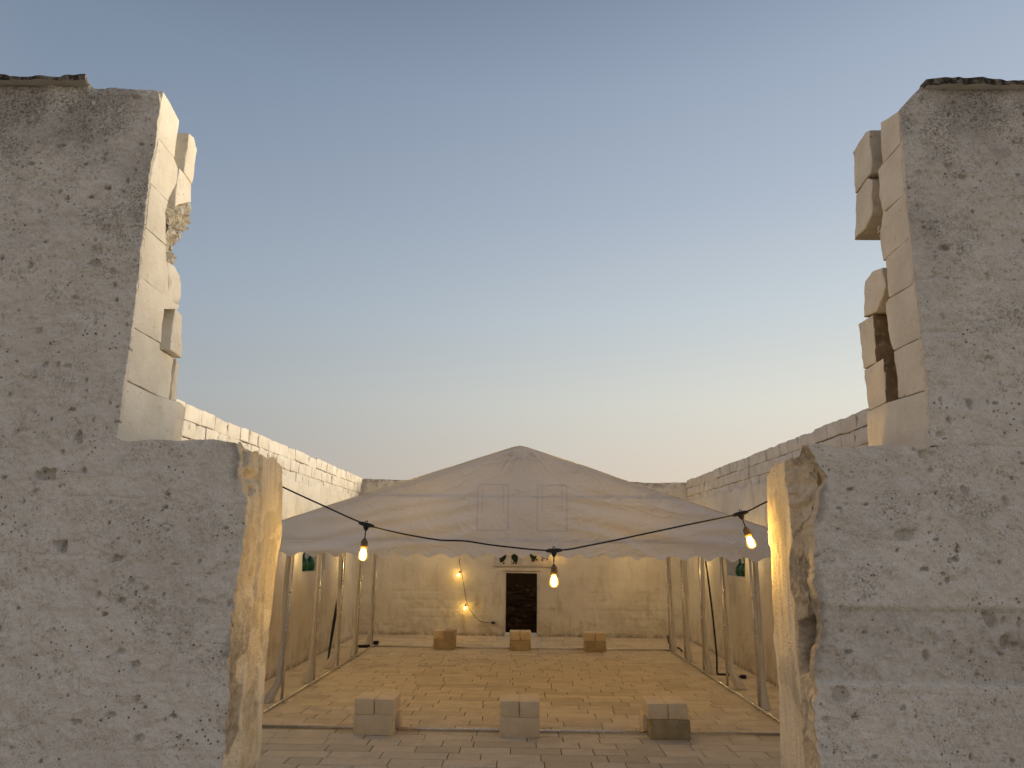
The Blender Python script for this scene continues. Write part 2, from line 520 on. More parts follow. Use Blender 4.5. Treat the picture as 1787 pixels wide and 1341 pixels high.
    N, L = t.N, t.L
    trn = N.new('ShaderNodeBsdfTransparent'); trn.inputs[0].default_value = (1, .86, .58, 1)
    gl = N.new('ShaderNodeBsdfGlossy'); gl.inputs['Roughness'].default_value = .05
    em = N.new('ShaderNodeEmission'); em.inputs[0].default_value = (1, .60, .06, 1); em.inputs[1].default_value = 1.15
    lw = N.new('ShaderNodeLayerWeight'); lw.inputs[0].default_value = .45
    m1 = N.new('ShaderNodeMixShader'); L.new(lw.outputs['Fresnel'], m1.inputs[0]); L.new(trn.outputs[0], m1.inputs[1]); L.new(gl.outputs[0], m1.inputs[2])
    m2 = N.new('ShaderNodeMixShader'); L.new(t.map(lw.outputs['Facing'], .25, .9, .30, .9), m2.inputs[0]); L.new(m1.outputs[0], m2.inputs[1]); L.new(em.outputs[0], m2.inputs[2])
    L.new(m2.outputs[0], N['Material Output'].inputs[0])
    D['bulb'] = t.m
    for k in ('filament', 'bulb'):
        try: D[k].cycles.emission_sampling = 'NONE'
        except Exception: pass
    t = NT('green_glass', .08, .5); t.color(t.mix(t.noise(9, 3, .5, .35, .7), (.02, .16, .06), (.01, .10, .035)))
    t.b.inputs['Transmission Weight'].default_value = .55; t.b.inputs['IOR'].default_value = 1.45; D['green'] = t.m
    t = NT('whitewashed_board', .85, .2); t.jitter()
    c = t.mix(t.noise(4, 5, .6, .35, .7), (.68, .63, .54), (.57, .51, .42)); c = t.mix(t.mul(t.noise(20, 5, .7, .6, .7), .5), c, (.3, .24, .18))
    t.color(c); t.bump(t.noise(30, 4, .6), .3, .006); D['board'] = t.m
    t = NT('cactus_green_paint', .8, .2); t.color(t.mix(t.noise(14, 4, .6, .35, .65), (.018, .030, .014), (.03, .042, .018))); D['pad'] = t.m
    t = NT('cactus_fruit_paint', .8, .2); t.color((.13, .03, .02)); D['fruit'] = t.m
    t = NT('white_plastic', .5, .4); t.color((.6, .58, .53)); D['plastic'] = t.m
    return D


MT = make_materials()


# ------------------------------------------------------------------ stones
def stone_mesh(name, sx, sy, sz, bev=.008, rough=.004, seed=0, chips=0):
    """cut block, bevelled, with uneven faces; base at z=0, centred in x and y"""
    def axis(s):
        n = max(2, int(round(s / .09)))
        inner = np.linspace(-s / 2 + bev, s / 2 - bev, n + 1)
        return np.concatenate([[-s / 2], inner, [s / 2]])
    A = [axis(s) for s in (sx, sy, sz)]
    nx, ny, nz = [len(a) for a in A]
    idx = {}; V = []; F = []

    def vid(i, j, k):
        if (i, j, k) in idx: return idx[(i, j, k)]
        p = np.array([A[0][i], A[1][j], A[2][k]])
        h = np.array([sx, sy, sz]) / 2 - bev
        q = np.clip(p, -h, h); d = p - q; n = np.linalg.norm(d)
        if n > 1e-9: p = q + d / n * bev
        idx[(i, j, k)] = len(V); V.append(p); return idx[(i, j, k)]
    for ax in range(3):
        o1, o2 = [(1, 2), (2, 0), (0, 1)][ax]
        dims = (nx, ny, nz)
        for side in (0, dims[ax] - 1):
            for a in range(dims[o1] - 1):
                for b in range(dims[o2] - 1):
                    q = []
                    for da, db in ((0, 0), (1, 0), (1, 1), (0, 1)):
                        t = [0, 0, 0]; t[ax] = side; t[o1] = a + da; t[o2] = b + db
                        q.append(vid(*t))
                    F.append(q if side else q[::-1])
    V = np.array(V)
    s = seed * 7.13
    for ax in range(3):
        V[:, ax] += rough * fbm(V[:, 0] * 9 + s, V[:, 1] * 9 + ax * 5, V[:, 2] * 9, seed + ax, 3)
    for c in range(chips):
        rr = np.random.default_rng(seed * 31 + c)
        e = np.array([rr.choice([-1, 1]) * sx / 2, rr.choice([-1, 1]) * sy / 2, rr.uniform(-.5, .5) * sz])
        if c % 2: e[2] = rr.choice([-1, 1]) * sz / 2; e[0] = rr.uniform(-.5, .5) * sx
        d = np.linalg.norm(V - e, axis=1)
        V -= (V * .16) * np.clip(1 - d / .1, 0, 1)[:, None]
    V[:, 2] += sz / 2
    me = mesh(name, V, F, True)
    return me


def prism_stone(name, poly, u0, u1, s, mat, parent, seed=0, jag=.004, rough=.004, bev=.008, step=.022, fine=False, uoff=None, raw=None):
    """stone seen in the broken wall end: outline poly in (y, z), face at |x|=u0 towards the opening, body back to u1"""
    P = []
    for k in range(len(poly)):
        a = np.array(poly[k], float); b = np.array(poly[(k + 1) % len(poly)], float)
        n = max(1, int(np.linalg.norm(b - a) / step))
        for i in range(n): P.append(a + (b - a) * i / n)
    P = np.array(P); c = P.mean(0); n = len(P)
    P[:, 0] += jag * fbm(P[:, 0] * 14 + seed, P[:, 1] * 14, seed, seed, 4)
    P[:, 1] += jag * .3 * fbm(P[:, 1] * 14, P[:, 0] * 14 + seed, seed, seed + 5, 4)
    rings = []
    d = np.linalg.norm(P - c, axis=1)[:, None]
    rings.append(np.c_[np.full(n, u1), P])
    rings.append(np.c_[np.full(n, (u0 + u1) / 2), P])
    rings.append(np.c_[np.full(n, u0 + bev), P])
    inner = [(f_, -.002) for f_ in np.linspace(.12, .94, 16)] if fine else [(.35, -.001), (.6, -.002), (.82, -.002)]
    for f, du in [(bev / d * .7, bev * .2), (bev * 2.4 / d, 0)] + inner:
        q = P + (c - P) * f
        rings.append(np.c_[np.full(n, u0 + du), q])
    V = np.concatenate(rings + [np.array([[u0 - .002, c[0], c[1]]])])
    m = V[:, 0] < u0 + bev * 1.5
    V[m, 0] += rough * fbm(V[m, 1] * (16 if fine else 8) + seed, V[m, 2] * (16 if fine else 8), seed, seed + 3, 5, .62)
    F = []
    for k in range(len(rings) - 1):
        for i in range(n):
            F.append((k * n + i, k * n + (i + 1) % n, (k + 1) * n + (i + 1) % n, (k + 1) * n + i))
    last = (len(rings) - 1) * n
    for i in range(n): F.append((last + i, last + (i + 1) % n, len(V) - 1))
    F.append(tuple(range(n))[::-1])
    if fine: V[m, 0] += rough * .22 * facet(V[m, 1] * 24, V[m, 2] * 20, seed)
    if uoff is not None: V[:, 0] += uoff(V[:, 2])
    V[:, 0] *= s
    if s > 0: F = [f[::-1] for f in F]
    o = link(name, mesh(name, V, F), mat, parent)
    bm = bmesh.new(); bm.from_mesh(o.data); bmesh.ops.recalc_face_normals(bm, faces=bm.faces); bm.to_mesh(o.data); bm.free()
    if raw is not None:
        o.data.materials.append(raw)
        for p in o.data.polygons:
            if abs(p.normal.x) < .6: p.material_index = 1
    sharp_smooth(o, 40)
    return o


# ------------------------------------------------------------------ the setting: ground, field, paving
def build_ground():
    ys = np.concatenate([[-3000, -300, -60, -20], np.arange(-8, 3.2, .8), np.arange(3.3, 7.01, .2), [9, 14, 20, 24.0]])
    xs = np.concatenate([[-3000, -200, -30, -10], np.arange(-7, 7.1, .7), [10, 30, 200, 3000]])
    X, Y = np.meshgrid(xs, ys)
    Z = .86 * (1 - sst(3.9, 6.6, Y)) - .06
    Z = Z + .02 * fbm(X * .7, Y * .7, 0, 3, 3) * (np.abs(X) < 12) * (Y < 3)
    tag(link('ground', grid_mesh('ground', np.stack([X, Y, Z], -1)), MT['earth']), kind='structure')
    ys = np.concatenate([np.arange(24.0, 40, .22), np.arange(40, 110, 1.0), [150, 250, 600, 3000]])
    xs = np.concatenate([[-3000, -300, -60], np.arange(-16, 16.01, .25), [60, 300, 3000]])
    X, Y = np.meshgrid(xs, ys)
    near = (np.abs(X) < 17) * (Y < 60) * 1.0
    Z = -.04 + near * (.07 * np.sin(Y * 2 * PI / .9) + .12 * fbm(X * 1.9, Y * 1.9, 0, 5, 4))
    tag(link('field', grid_mesh('field', np.stack([X, Y, Z], -1), smooth=False), MT['soil']), kind='structure')


def slab_mesh(l, w, h=.05):
    b = .006
    V = []
    for (i, zz) in ((0, -h), (0, -b), (b, 0)):
        V += [(-l / 2 + i, -w / 2 + i, zz), (l / 2 - i, -w / 2 + i, zz), (l / 2 - i, w / 2 - i, zz), (-l / 2 + i, w / 2 - i, zz)]
    F = []
    for k in (0, 4):
        for i in range(4): F.append((k + i, k + (i + 1) % 4, k + 4 + (i + 1) % 4, k + 4 + i))
    F.append((8, 9, 10, 11))
    return V, F


def build_floor():
    fl = empty('courtyard_floor'); tag(fl, kind='structure')
    MB().box(-5.4, 5.4, 6.8, 23.3, -.10, -.012).build('joint_bed', MT['joint'], fl)
    lens = [.42, .5, .58, .66, .76, .84]
    datas = {}
    for l in lens:
        V, F = slab_mesh(l - .011, .293); datas[l] = (V, F)
    meshes = {}
    rest = MB(); cnt = 0
    rr = random.Random(5)
    w = .305; y = 6.9 + w / 2
    while y < 23.25:
        x = -5.35 + rr.uniform(0, .4) - .4
        while x < 5.3:
            l = rr.choice(lens); cx = x + l / 2
            dz = rr.uniform(-.003, .0025); tilt = rr.uniform(-.004, .004)
            seen = abs(cx + .05) < .347 * y + .15 and y > 8.9
            if seen and cnt < 300:
                if l not in meshes: meshes[l] = mesh('paving_slab', *datas[l]); meshes[l].materials.append(MT['slab'])
                o = bpy.data.objects.new('paving_slab', meshes[l]); COL.objects.link(o); o.parent = fl
                o.location = (cx, y + rr.uniform(-.002, .002), dz); o.rotation_euler = (tilt, rr.uniform(-.003, .003), rr.uniform(-.004, .004)); cnt += 1
            else:
                V, F = datas[l]
                rest.add([(vx + cx, vy + y, vz + dz + tilt * vy) for vx, vy, vz in V], F)
            x += l
        y += w
    o = rest.build('paving_slabs', MT['slabs'], fl); tag(o, kind='stuff')


# ------------------------------------------------------------------ the two near walls
FEAT = {-1: [(2.155,2.820,0.042),(2.320,4.227,0.021),(2.085,3.911,0.024),(2.081,3.842,0.024),(2.398,3.834,0.024),(2.251,3.335,0.026),(2.188,3.336,0.019),(2.141,3.331,0.016),(2.035,2.991,0.037),(2.307,3.504,0.026),(1.646,2.021,0.024),(1.742,2.282,0.021),(1.640,2.333,0.016),(1.385,2.281,0.019),(1.848,2.307,0.019),(1.593,2.743,0.011),(1.588,1.734,0.021),(1.418,1.743,0.016),(2.046,1.963,0.008),(1.620,1.885,0.021),(1.710,2.366,0.019),(2.064,2.516,0.021),(1.408,1.944,0.016),(1.787,2.458,0.024),(2.037,2.504,0.037)],
        1: [(1.664,2.597,0.040),(1.325,1.953,0.046),(2.195,3.805,0.026),(1.698,2.100,0.034),(1.953,2.789,0.029),(2.120,2.748,0.034),(2.046,2.247,0.024),(2.034,2.161,0.042),(1.934,3.813,0.024),(1.375,1.861,0.013),(1.879,2.531,0.013),(1.805,2.437,0.011),(1.572,1.901,0.019),(1.358,2.198,0.011),(1.778,2.961,0.026),(1.806,2.884,0.016),(2.025,3.192,0.025),(1.933,4.341,0.019),(2.042,4.476,0.016),(2.143,4.326,0.021),(1.910,4.170,0.016),(2.005,3.945,0.021),(2.101,3.362,0.037),(1.891,2.758,0.011),(1.772,2.608,0.011),(1.993,2.246,0.042),(2.261,3.096,0.026)]}
COURSES = [1.43, 1.69, 1.95, 2.21, 2.47, 2.73, 2.99, 3.265, 3.525, 3.785, 4.04, 4.285, 4.54]


def front_relief(U, Z, s, want_mask=False):
    """height of the rendered wall face towards the viewer"""
    sd = 100 + s * 7
    pm = np.zeros_like(U)
    d = .007 * fbm(U * 2.1, Z * 2.1, 0, sd, 2) + .0056 * fbm(U * 13, Z * 13, 0, sd + 1, 4, .62) + .0030 * fbm(U * 48, Z * 44, 0, sd + 21, 2)
    d = d + .0022 * np.abs(vn(U * 60, Z * 42, 0, sd + 2))
    # blocks under the render stand a little proud or shy of each other; their joints show as shallow grooves
    row = np.searchsorted(np.array(COURSES), Z)
    off = (row * .37) % 1
    col = np.floor((U + off * .52) / .52)
    r = _hash(row.astype(np.int64) + 50, col.astype(np.int64) + 500, row.astype(np.int64) * 0, sd)
    d = d + (r - .5) * .0016
    dz = np.min(np.abs(Z[..., None] - np.array(COURSES) - .006 * vn(U * 3, Z * 0, 0, sd + 9)[..., None]), -1)
    fu = np.abs(((U + off * .52) / .52) % 1 - .5) * .52
    du = .26 - fu
    vis = sst(.0, .6, fbm(U * 2.6, Z * 2.6, 3, sd + 4, 3))
    d = d - .0042 * vis * np.exp(-(dz / .006) ** 2) - .004 * vis * sst(.05, .4, vn(U * 3, Z * 3, 9, sd)) * np.exp(-(du / .006) ** 2)
    # flaked shallow patches
    pf = fbm(U * 5.5, Z * 5.5, 7, sd + 5, 4)
    d = d - .004 * sst(.55, .70, pf)
    rr = np.random.default_rng(sd)
    pits = [(u, z, r * .82, rr.uniform(.5, 1.0)) for u, z, r in FEAT[s]]
    for k in range(420):
        pits.append((rr.uniform(1.25, 2.9), rr.uniform(1.3, 4.8), .004 + .012 * rr.random() ** 3, .9))
    for (u, z, r, k) in pits:
        m = (np.abs(U - u) < r * 1.8) & (np.abs(Z - z) < r * 1.8)
        if not m.any(): continue
        uu, zz = U[m] - u, Z[m] - z
        q = np.sqrt((uu * (1 + .5 * math.sin(u * 90))) ** 2 + zz ** 2) / r
        q = q * (1 + .35 * vn(uu / r * 1.3 + u * 9, zz / r * 1.3, 0, sd + 8))
        w_ = 1 - sst(.62, 1.0, q)
        d[m] -= k * min(r * .8, .022) * w_
        pm[m] = np.maximum(pm[m], w_ * float(rr.uniform(.25, .6) if r > .012 else .8))
    d = d + .011
    return (d, pm) if want_mask else d


def near_wall(s):
    left = s < 0
    w = empty('ruined_wall', (s * 3.5, 3.45, 0))
    tag(w, ('thick plastered stone wall with broken end on the left of the gap, lit cream on its end' if left else
            'thick plastered stone wall with broken end on the right of the gap, beside the rightmost bulb'), 'wall', 'broken walls framing the gap')
    loc0 = Vector((-s * 3.5, -3.45, 0))
    # ---- lower part: front face, broken corner, jamb
    zs = np.concatenate([np.arange(.5, 1.3, .1), np.arange(1.3, 2.9901, .0058)]); zs[-1] = 2.99
    q = np.concatenate([np.linspace(4.75, 1.72, 16), np.arange(1.70, .0, -.0058), [0.0]])
    if left:
        e = np.interp(zs, [1.0, 1.62, 1.82, 2.05, 2.26, 2.5, 2.7, 2.78, 2.83, 2.92, 2.99], [1.22, 1.227, 1.230, 1.248, 1.250, 1.231, 1.234, 1.262, 1.292, 1.300, 1.307])
        j = np.interp(zs, [1, 3], [1.258, 1.266]) + .004 * vn(zs * 5, 0, 0, 4)
        yc = np.interp(zs, [1, 1.9, 2.4, 2.75, 2.99], [3.25, 3.24, 3.25, 3.27, 3.30])
        yb = np.interp(zs, [1.0, 1.47, 1.84, 2.06, 2.12, 2.25, 2.53, 2.8, 3.0], [3.76, 3.750, 3.715, 3.725, 3.70, 3.715, 3.770, 3.745, 3.70])
    else:
        e = np.interp(zs, [1.0, 1.73, 1.88, 2.05, 2.14, 2.22, 2.30, 2.39, 2.57, 2.76, 2.844, 2.92, 2.98], [1.2, 1.212, 1.216, 1.235, 1.268, 1.278, 1.268, 1.255, 1.272, 1.311, 1.350, 1.31, 1.275])
        j = np.interp(zs, [1, 3], [1.242, 1.252]) + .004 * vn(zs * 5, 3, 0, 4)
        yc = np.interp(zs, [1, 1.82, 2.04, 2.27, 2.36, 2.49, 2.58, 2.76, 2.87, 2.99], [3.43, 3.44, 3.42, 3.40, 3.44, 3.43, 3.38, 3.385, 3.42, 3.40])
        yb = np.interp(zs, [1.0, 1.5, 1.87, 2.14, 2.45, 2.54, 2.56, 2.79, 3.0], [3.77, 3.760, 3.715, 3.720, 3.690, 3.695, 3.715, 3.70, 3.668])
    e = e + .007 * fbm(zs * 22, 0, 0, 31 + s, 4) + .004 * vn(zs * 70, 0, 0, 9)
    yc = yc + .012 * fbm(zs * 12, 2, 0, 35 + s, 3)
    yb = yb + .010 * fbm(zs * 9, 5, 0, 39 + s, 4)
    nc, nr = (14 if left else 44), 60
    R = len(zs); Cq = len(q); C = Cq + nc + nr + 3
    U = np.zeros((R, C)); Y = np.zeros((R, C)); NU = np.zeros((R, C)); NY = np.zeros((R, C)); T = np.zeros((R, C))
    U[:, :Cq] = e[:, None] + q[None]; Y[:, :Cq] = 3.2; NY[:, :Cq] = -1
    for k in range(nc):
        f = (k + 1) / nc
        U[:, Cq + k] = e + (j - e) * f + (.012 * math.sin(PI * f) if not left else 0)
        Y[:, Cq + k] = 3.2 + (yc - 3.2) * f
        a = f * PI / 2
        NY[:, Cq + k] = -math.cos(a); NU[:, Cq + k] = -math.sin(a); T[:, Cq + k] = f
    for k in range(nr):
        f = (k + 1) / nr
        U[:, Cq + nc + k] = j; Y[:, Cq + nc + k] = yc + (yb - yc) * f; NU[:, Cq + nc + k] = -1; T[:, Cq + nc + k] = 1 + f
    for k, du in enumerate((.02, .10, .5)):
        U[:, Cq + nc + nr + k] = j + du; Y[:, Cq + nc + nr + k] = yb + .012; NY[:, Cq + nc + nr + k] = 1; T[:, Cq + nc + nr + k] = 2.1
    Z = np.repeat(zs[:, None], C, 1)
    Z0 = Z.copy()
    d, pmask = front_relief(U, Z, s, True)
    d = np.where(T == 0, d, 0)
    # corner: ragged broken stone
    Ar = U + Y
    rg = fbm(Ar * 9, Z * 9, 1, 60 + s, 5, .6)
    corner = (T > 0) & (T <= 1)
    rag = .5 + .5 * sst(0, 1, T)
    rid = np.abs(fbm(Ar * 15, Z * 12, 4, 63 + s, 4, .6)); blk_ = fbm(Ar * 42, Z * 36, 2, 64 + s, 3, .6); wx = Ar + .02 * rg; fc = facet(wx * 17, Z * 11 + wx * 4, 65 + s) + .45 * facet(wx * 42, Z * 30, 66 + s)
    d = np.where(corner, (.004 * rg + .006 * fc + .002 * blk_ if left else .006 * rg + .008 * fc + .002 * blk_), d)
    lip = sst(.05, .0, T) * 0
    # jamb: near half rough bare stone, far half smooth render with peeled patches
    yy = Y
    edge = np.interp(Z, [1, 1.9, 2.1, 2.4, 2.66, 3], [3.45, 3.43, 3.485, 3.475, 3.45, 3.40]) if left else np.interp(Z, [1, 3], [3.30, 3.30])
    edge = edge + .022 * fbm(Z * 9, Y * 3, 0, 71 + s, 4)
    jm = (T > 1) & (T <= 2)
    smooth = sst(edge - .006, edge + .006, yy)
    p1 = fbm(Y * 4.5 + s * 3, Z * 2.0, 5, 77 + s, 4)
    peel = sst(.30, .36, p1) * sst(2.6, 2.2, Z)
    peel = np.clip(peel, 0, 1)
    dj = smooth * (.0025 * fbm(Y * 30, Z * 4, 0, 80, 3) - .009 * peel) + (1 - smooth) * (-.010 + .006 * fbm(Y * 16, Z * 12, 2, 84 + s, 5, .6) + .0035 * facet(Y * 22, Z * 15, 85 + s) - .003 * np.abs(vn(Y * 60, Z * 60, 0, 2)))
    dj = dj + .006 * fbm(Y * 3, Z * 3, 0, 88, 2)
    d = np.where(jm, dj, d)
    bare = np.zeros_like(U); grey = np.zeros_like(U); smo = np.zeros_like(U)
    crag = fbm(Ar * 5, Z * 5, 9, 90 + s, 4)
    low = sst(2.35, 2.0, Z)
    if left:
        patch = sst(.0, .08, fbm(Y * 5, Z * 3.2, 4, 97, 4))
        bare = np.where(corner, .75, np.where(jm, (1 - smooth) * (.35 + .65 * patch * sst(2.7, 2.4, Z)) + smooth * peel * .95, 0))
        smo = np.where(corner | jm, 1.0, 0)
        grey = np.where(corner | jm, (1 - smooth) * sst(.12, .2, crag) * .75 * low + smooth * sst(.35, .45, crag) * .35, 0)
        # two deep holes near the top of the corner
        for (zc, tc, rz, dep) in ((2.855, .9, .030, .05), (2.79, 1.10, .022, .045), (2.93, .3, .035, .03), (2.68, .6, .02, .025)):
            hh = np.exp(-(((Z - zc) / rz) ** 2 + ((T - tc) / (.35 if tc < 1 else .10)) ** 2) ** 1.5) * (T > 0)
            d = d - dep * hh; bare = np.maximum(bare, hh)
    else:
        bare = np.where(corner, .25 + .5 * sst(-.05, .1, crag) * low, np.where(jm, peel * .9, 0))
        grey = np.where(corner, .55 * sst(-.2, .15, crag) * sst(2.05, 2.3, Z) + .25, np.where(jm, sst(.3, .4, crag) * .3, 0))
        smo = np.where(corner | jm, 1.0, 0)
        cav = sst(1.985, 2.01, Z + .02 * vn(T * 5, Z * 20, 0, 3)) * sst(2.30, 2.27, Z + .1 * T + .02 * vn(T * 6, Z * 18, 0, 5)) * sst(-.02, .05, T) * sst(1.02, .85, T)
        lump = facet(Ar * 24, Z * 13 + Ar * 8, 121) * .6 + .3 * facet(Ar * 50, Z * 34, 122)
        d = d - cav * (.075 - .034 * lump); grey = np.maximum(grey, cav); bare = bare * (1 - cav)  # grey mask also paints the hollow's shade over its dark stone
        ledge = np.exp(-((Z - 2.80 + .05 * T) / .02) ** 2) * corner
        d = d + .012 * ledge
    # discoloured rim of the render along the broken edge
    rim = (T == 0) * sst(.05, .0, U - e[:, None]) * sst(-.1, .35, fbm(U * 10, Z * 10, 2, 130 + s, 3))
    grey = np.maximum(grey, rim * .6); grey = np.maximum(grey, np.where(T == 0, pmask, 0))
    # keep the displacement continuous into the corner
    PX = (U + NU * d) * s; PY = Y + NY * d
    # ragged top
    topz = 2.985 + .010 * fbm(Ar * 6, 0, 0, 140 + s, 3) - (.03 * sst(.0, .6, T) + .05 * sst(1.2, 2, T) * (1 if not left else .2)) + np.where(T > .1, .018 * fbm(Ar * 14, 1, 0, 144, 3), 0)
    lowcols = sst(1.88, 1.80, U)
    topz = 2.99 + (topz - 2.99) * lowcols
    PZ = np.where(Z0 > 2.6, 2.6 + (Z0 - 2.6) * (topz - 2.6) / .39, Z0)
    P = np.stack([PX, PY, PZ], -1)
    att = np.stack([bare, grey, smo], -1)
    o = link('rendered_face', grid_mesh('rendered_face', P, attrs=att, flip=not left), MT['plaster'], w, loc0)
    o['label'] = 'lower plastered face and jamb'
    # ---- upper part: front face only, with a thin return at its edge
    n = int((4.83 - 2.99) / .0058)
    kz = np.linspace(0, 1, n)
    q2 = np.concatenate([np.linspace(4.1, 1.12, 14), np.arange(1.1, 0, -.0058), [0.0]])
    zr = 2.99 + kz * 1.84
    if left:
        eu = np.interp(zr, [2.99, 3.27, 3.53, 3.79, 4.05, 4.28, 4.54, 4.785, 4.83], [1.857, 1.862, 1.866, 1.868, 1.874, 1.880, 1.876, 1.890, 1.905])
    else:
        eu = np.interp(zr, [2.99, 3.25, 3.47, 3.70, 3.99, 4.23, 4.51, 4.70, 4.83], [1.826, 1.845, 1.848, 1.853, 1.860, 1.862, 1.873, 1.882, 2.005])
    eu = eu + .0012 * fbm(zr * 18, 0, 0, 151 + s, 3)
    zk, ek = zr.copy(), eu.copy()
    f0 = 1.868
    uo = lambda zz: np.interp(zz, zk[zk < 4.70], ek[zk < 4.70]) - f0 + .0004
    U = np.concatenate([eu[:, None] + q2[None], eu[:, None] + np.array([0.0005, .001, .002])[None]], 1)
    Z = np.repeat(zr[:, None], U.shape[1], 1)
    top = 4.83 - .02 * sst(.4, 0, U - 1.86) * (1 if left else 0) + .004 * fbm(U * 8, 0, 0, 5, 3)
    Z = np.where(Z > 4.5, 4.5 + (Z - 4.5) * (top - 4.5) / .33, Z)
    d, pmask = front_relief(U, Z, s, True)
    Y = 3.2 - d
    # bevelled top edge
    if left: Y = Y + .012 * sst(4.795, 4.83, Z) * sst(2.26, 2.22, U)
    for k, dy in enumerate((.004, .012, .03)): Y[:, -3 + k] = Y[:, -4] + dy
    P = np.stack([U * s, Y, Z], -1)
    att = np.zeros(P.shape); att[..., 1] = pmask
    o = link('rendered_face', grid_mesh('rendered_face', P, attrs=att, flip=not left), MT['plaster'], w, loc0)
    o['label'] = 'upper plastered face stained with dark lichen'
    # ---- core
    c = MB()
    c.box(s * 1.33, s * 6.0, 3.235, 3.66, .0, 2.955)
    c.box(s * 2.02, s * 6.0, 3.235, 3.72, 2.956, 4.79)
    c.build('rubble_core', MT['tuff'], w, loc=loc0)
    b = MB(); b.box(s * 1.75, s * 6.0, 3.722, 3.80, .0, 2.957)
    b.build('back_face', MT['court'], w, loc=loc0)
    # ---- ends of the two leaves of the broken upper wall
    lw, tf, rb = MT['limewash'], MT['tuff'], MT['rubble']
    f0 = 1.868
    if left:
        near = [[(3.206, 4.543), (3.385, 4.532), (3.395, 4.77), (3.30, 4.80), (3.206, 4.81)],
                [(3.206, 4.290), (3.392, 4.284), (3.44, 4.395), (3.436, 4.50), (3.386, 4.527), (3.206, 4.537)],
                [(3.206, 4.046), (3.412, 4.044), (3.372, 4.21), (3.390, 4.276), (3.206, 4.283)],
                [(3.206, 3.789), (3.50, 3.786), (3.447, 3.94), (3.414, 4.040), (3.206, 4.042)],
                [(3.206, 3.530), (3.466, 3.530), (3.466, 3.735), (3.60, 3.76), (3.61, 3.784), (3.206, 3.785)],
                [(3.206, 3.270), (3.486, 3.262), (3.474, 3.49), (3.464, 3.526), (3.206, 3.526)]]
        far = [([(3.49, 4.508), (3.585, 4.49), (3.60, 4.60), (3.60, 4.72), (3.55, 4.765), (3.485, 4.75)], 1.872),
               ([(3.447, 4.28), (3.52, 4.333), (3.615, 4.398), (3.59, 4.495), (3.442, 4.512)], 1.876),
               ([(3.575, 3.522), (3.705, 3.515), (3.665, 3.745), (3.572, 3.755)], 1.868),
               ([(3.49, 3.275), (3.68, 3.275), (3.682, 3.508), (3.49, 3.515)], 1.895),
               ([(3.684, 3.275), (3.745, 3.285), (3.725, 3.49), (3.690, 3.506)], 1.885)]
        fill = [(3.206, 2.94), (3.80, 2.94), (3.815, 3.262), (3.75, 3.278), (3.49, 3.258), (3.206, 3.266)]
        plug = [([(3.615, 3.79), (3.63, 3.83), (3.60, 3.95), (3.545, 3.985), (3.45, 3.975), (3.51, 3.79)], 1.876)]
        lumps = [(3.50, 4.225, .05), (3.565, 4.27, .05), (3.61, 4.33, .04), (3.54, 4.155, .045), (3.47, 4.14, .045), (3.52, 4.075, .045), (3.46, 4.04, .04), (3.50, 3.995, .04), (3.43, 4.20, .035)]
    else:
        near = [[(3.206, 4.518), (3.392, 4.515), (3.397, 4.58), (3.372, 4.745), (3.206, 4.70)],
                [(3.206, 4.245), (3.42, 4.25), (3.448, 4.36), (3.436, 4.495), (3.386, 4.510), (3.206, 4.513)],
                [(3.206, 4.014), (3.47, 4.0), (3.474, 4.11), (3.456, 4.195), (3.416, 4.29), (3.42, 4.244), (3.206, 4.241)],
                [(3.206, 3.774), (3.452, 3.79), (3.446, 3.99), (3.43, 4.006), (3.206, 4.010)],
                [(3.206, 3.504), (3.458, 3.51), (3.478, 3.63), (3.482, 3.755), (3.455, 3.784), (3.206, 3.770)],
                [(3.206, 3.252), (3.457, 3.268), (3.442, 3.37), (3.462, 3.46), (3.456, 3.506), (3.206, 3.500)]]
        far = [([(3.478, 4.51), (3.53, 4.513), (3.668, 4.488), (3.648, 4.735), (3.50, 4.768), (3.452, 4.752)], 1.855),
               ([(3.715, 4.240), (3.73, 4.236), (3.670, 4.484), (3.535, 4.508), (3.475, 4.46), (3.515, 4.30), (3.60, 4.245)], 1.855),
               ([(3.588, 3.765), (3.752, 3.783), (3.688, 3.975), (3.60, 3.992), (3.49, 3.97), (3.485, 3.86)], 1.862),
               ([(3.668, 3.507), (3.802, 3.505), (3.815, 3.77), (3.640, 3.766)], 1.862),
               ([(3.600, 3.275), (3.798, 3.272), (3.802, 3.503), (3.590, 3.508)], 1.862)]
        fill = [(3.206, 2.94), (3.785, 2.94), (3.793, 3.262), (3.57, 3.270), (3.206, 3.248)]
        plug = []
        lumps = [(3.49, 4.09, .04), (3.50, 4.05, .035), (3.48, 4.15, .035), (3.53, 4.20, .035), (3.47, 4.01, .03), (3.51, 3.78, .04), (3.47, 3.86, .03)]
    for k, pl in enumerate(near): prism_stone('stone_block', pl, f0 + .0015 * math.sin(k * 2.7), 2.25, s, lw, w, seed=k * 3 + 20 + s, jag=.008, rough=.003, bev=.0025, uoff=uo).location = loc0
    for k, (pl, uf) in enumerate(far): prism_stone('stone_block', pl, uf, 2.3, s, lw, w, raw=None if left else (tf if k > 2 else rb), seed=k * 5 + 60 + s, jag=.006, rough=.005, bev=.006).location = loc0
    prism_stone('stone_block', fill, f0, 2.4, s, lw, w, seed=97 + s, jag=.003, rough=.003, uoff=uo).location = loc0
    for pl, uf in plug: prism_stone('stone_block', pl, uf, 2.3, s, lw, w, seed=151, jag=.012, rough=.008).location = loc0
    rr = random.Random(41 + s)
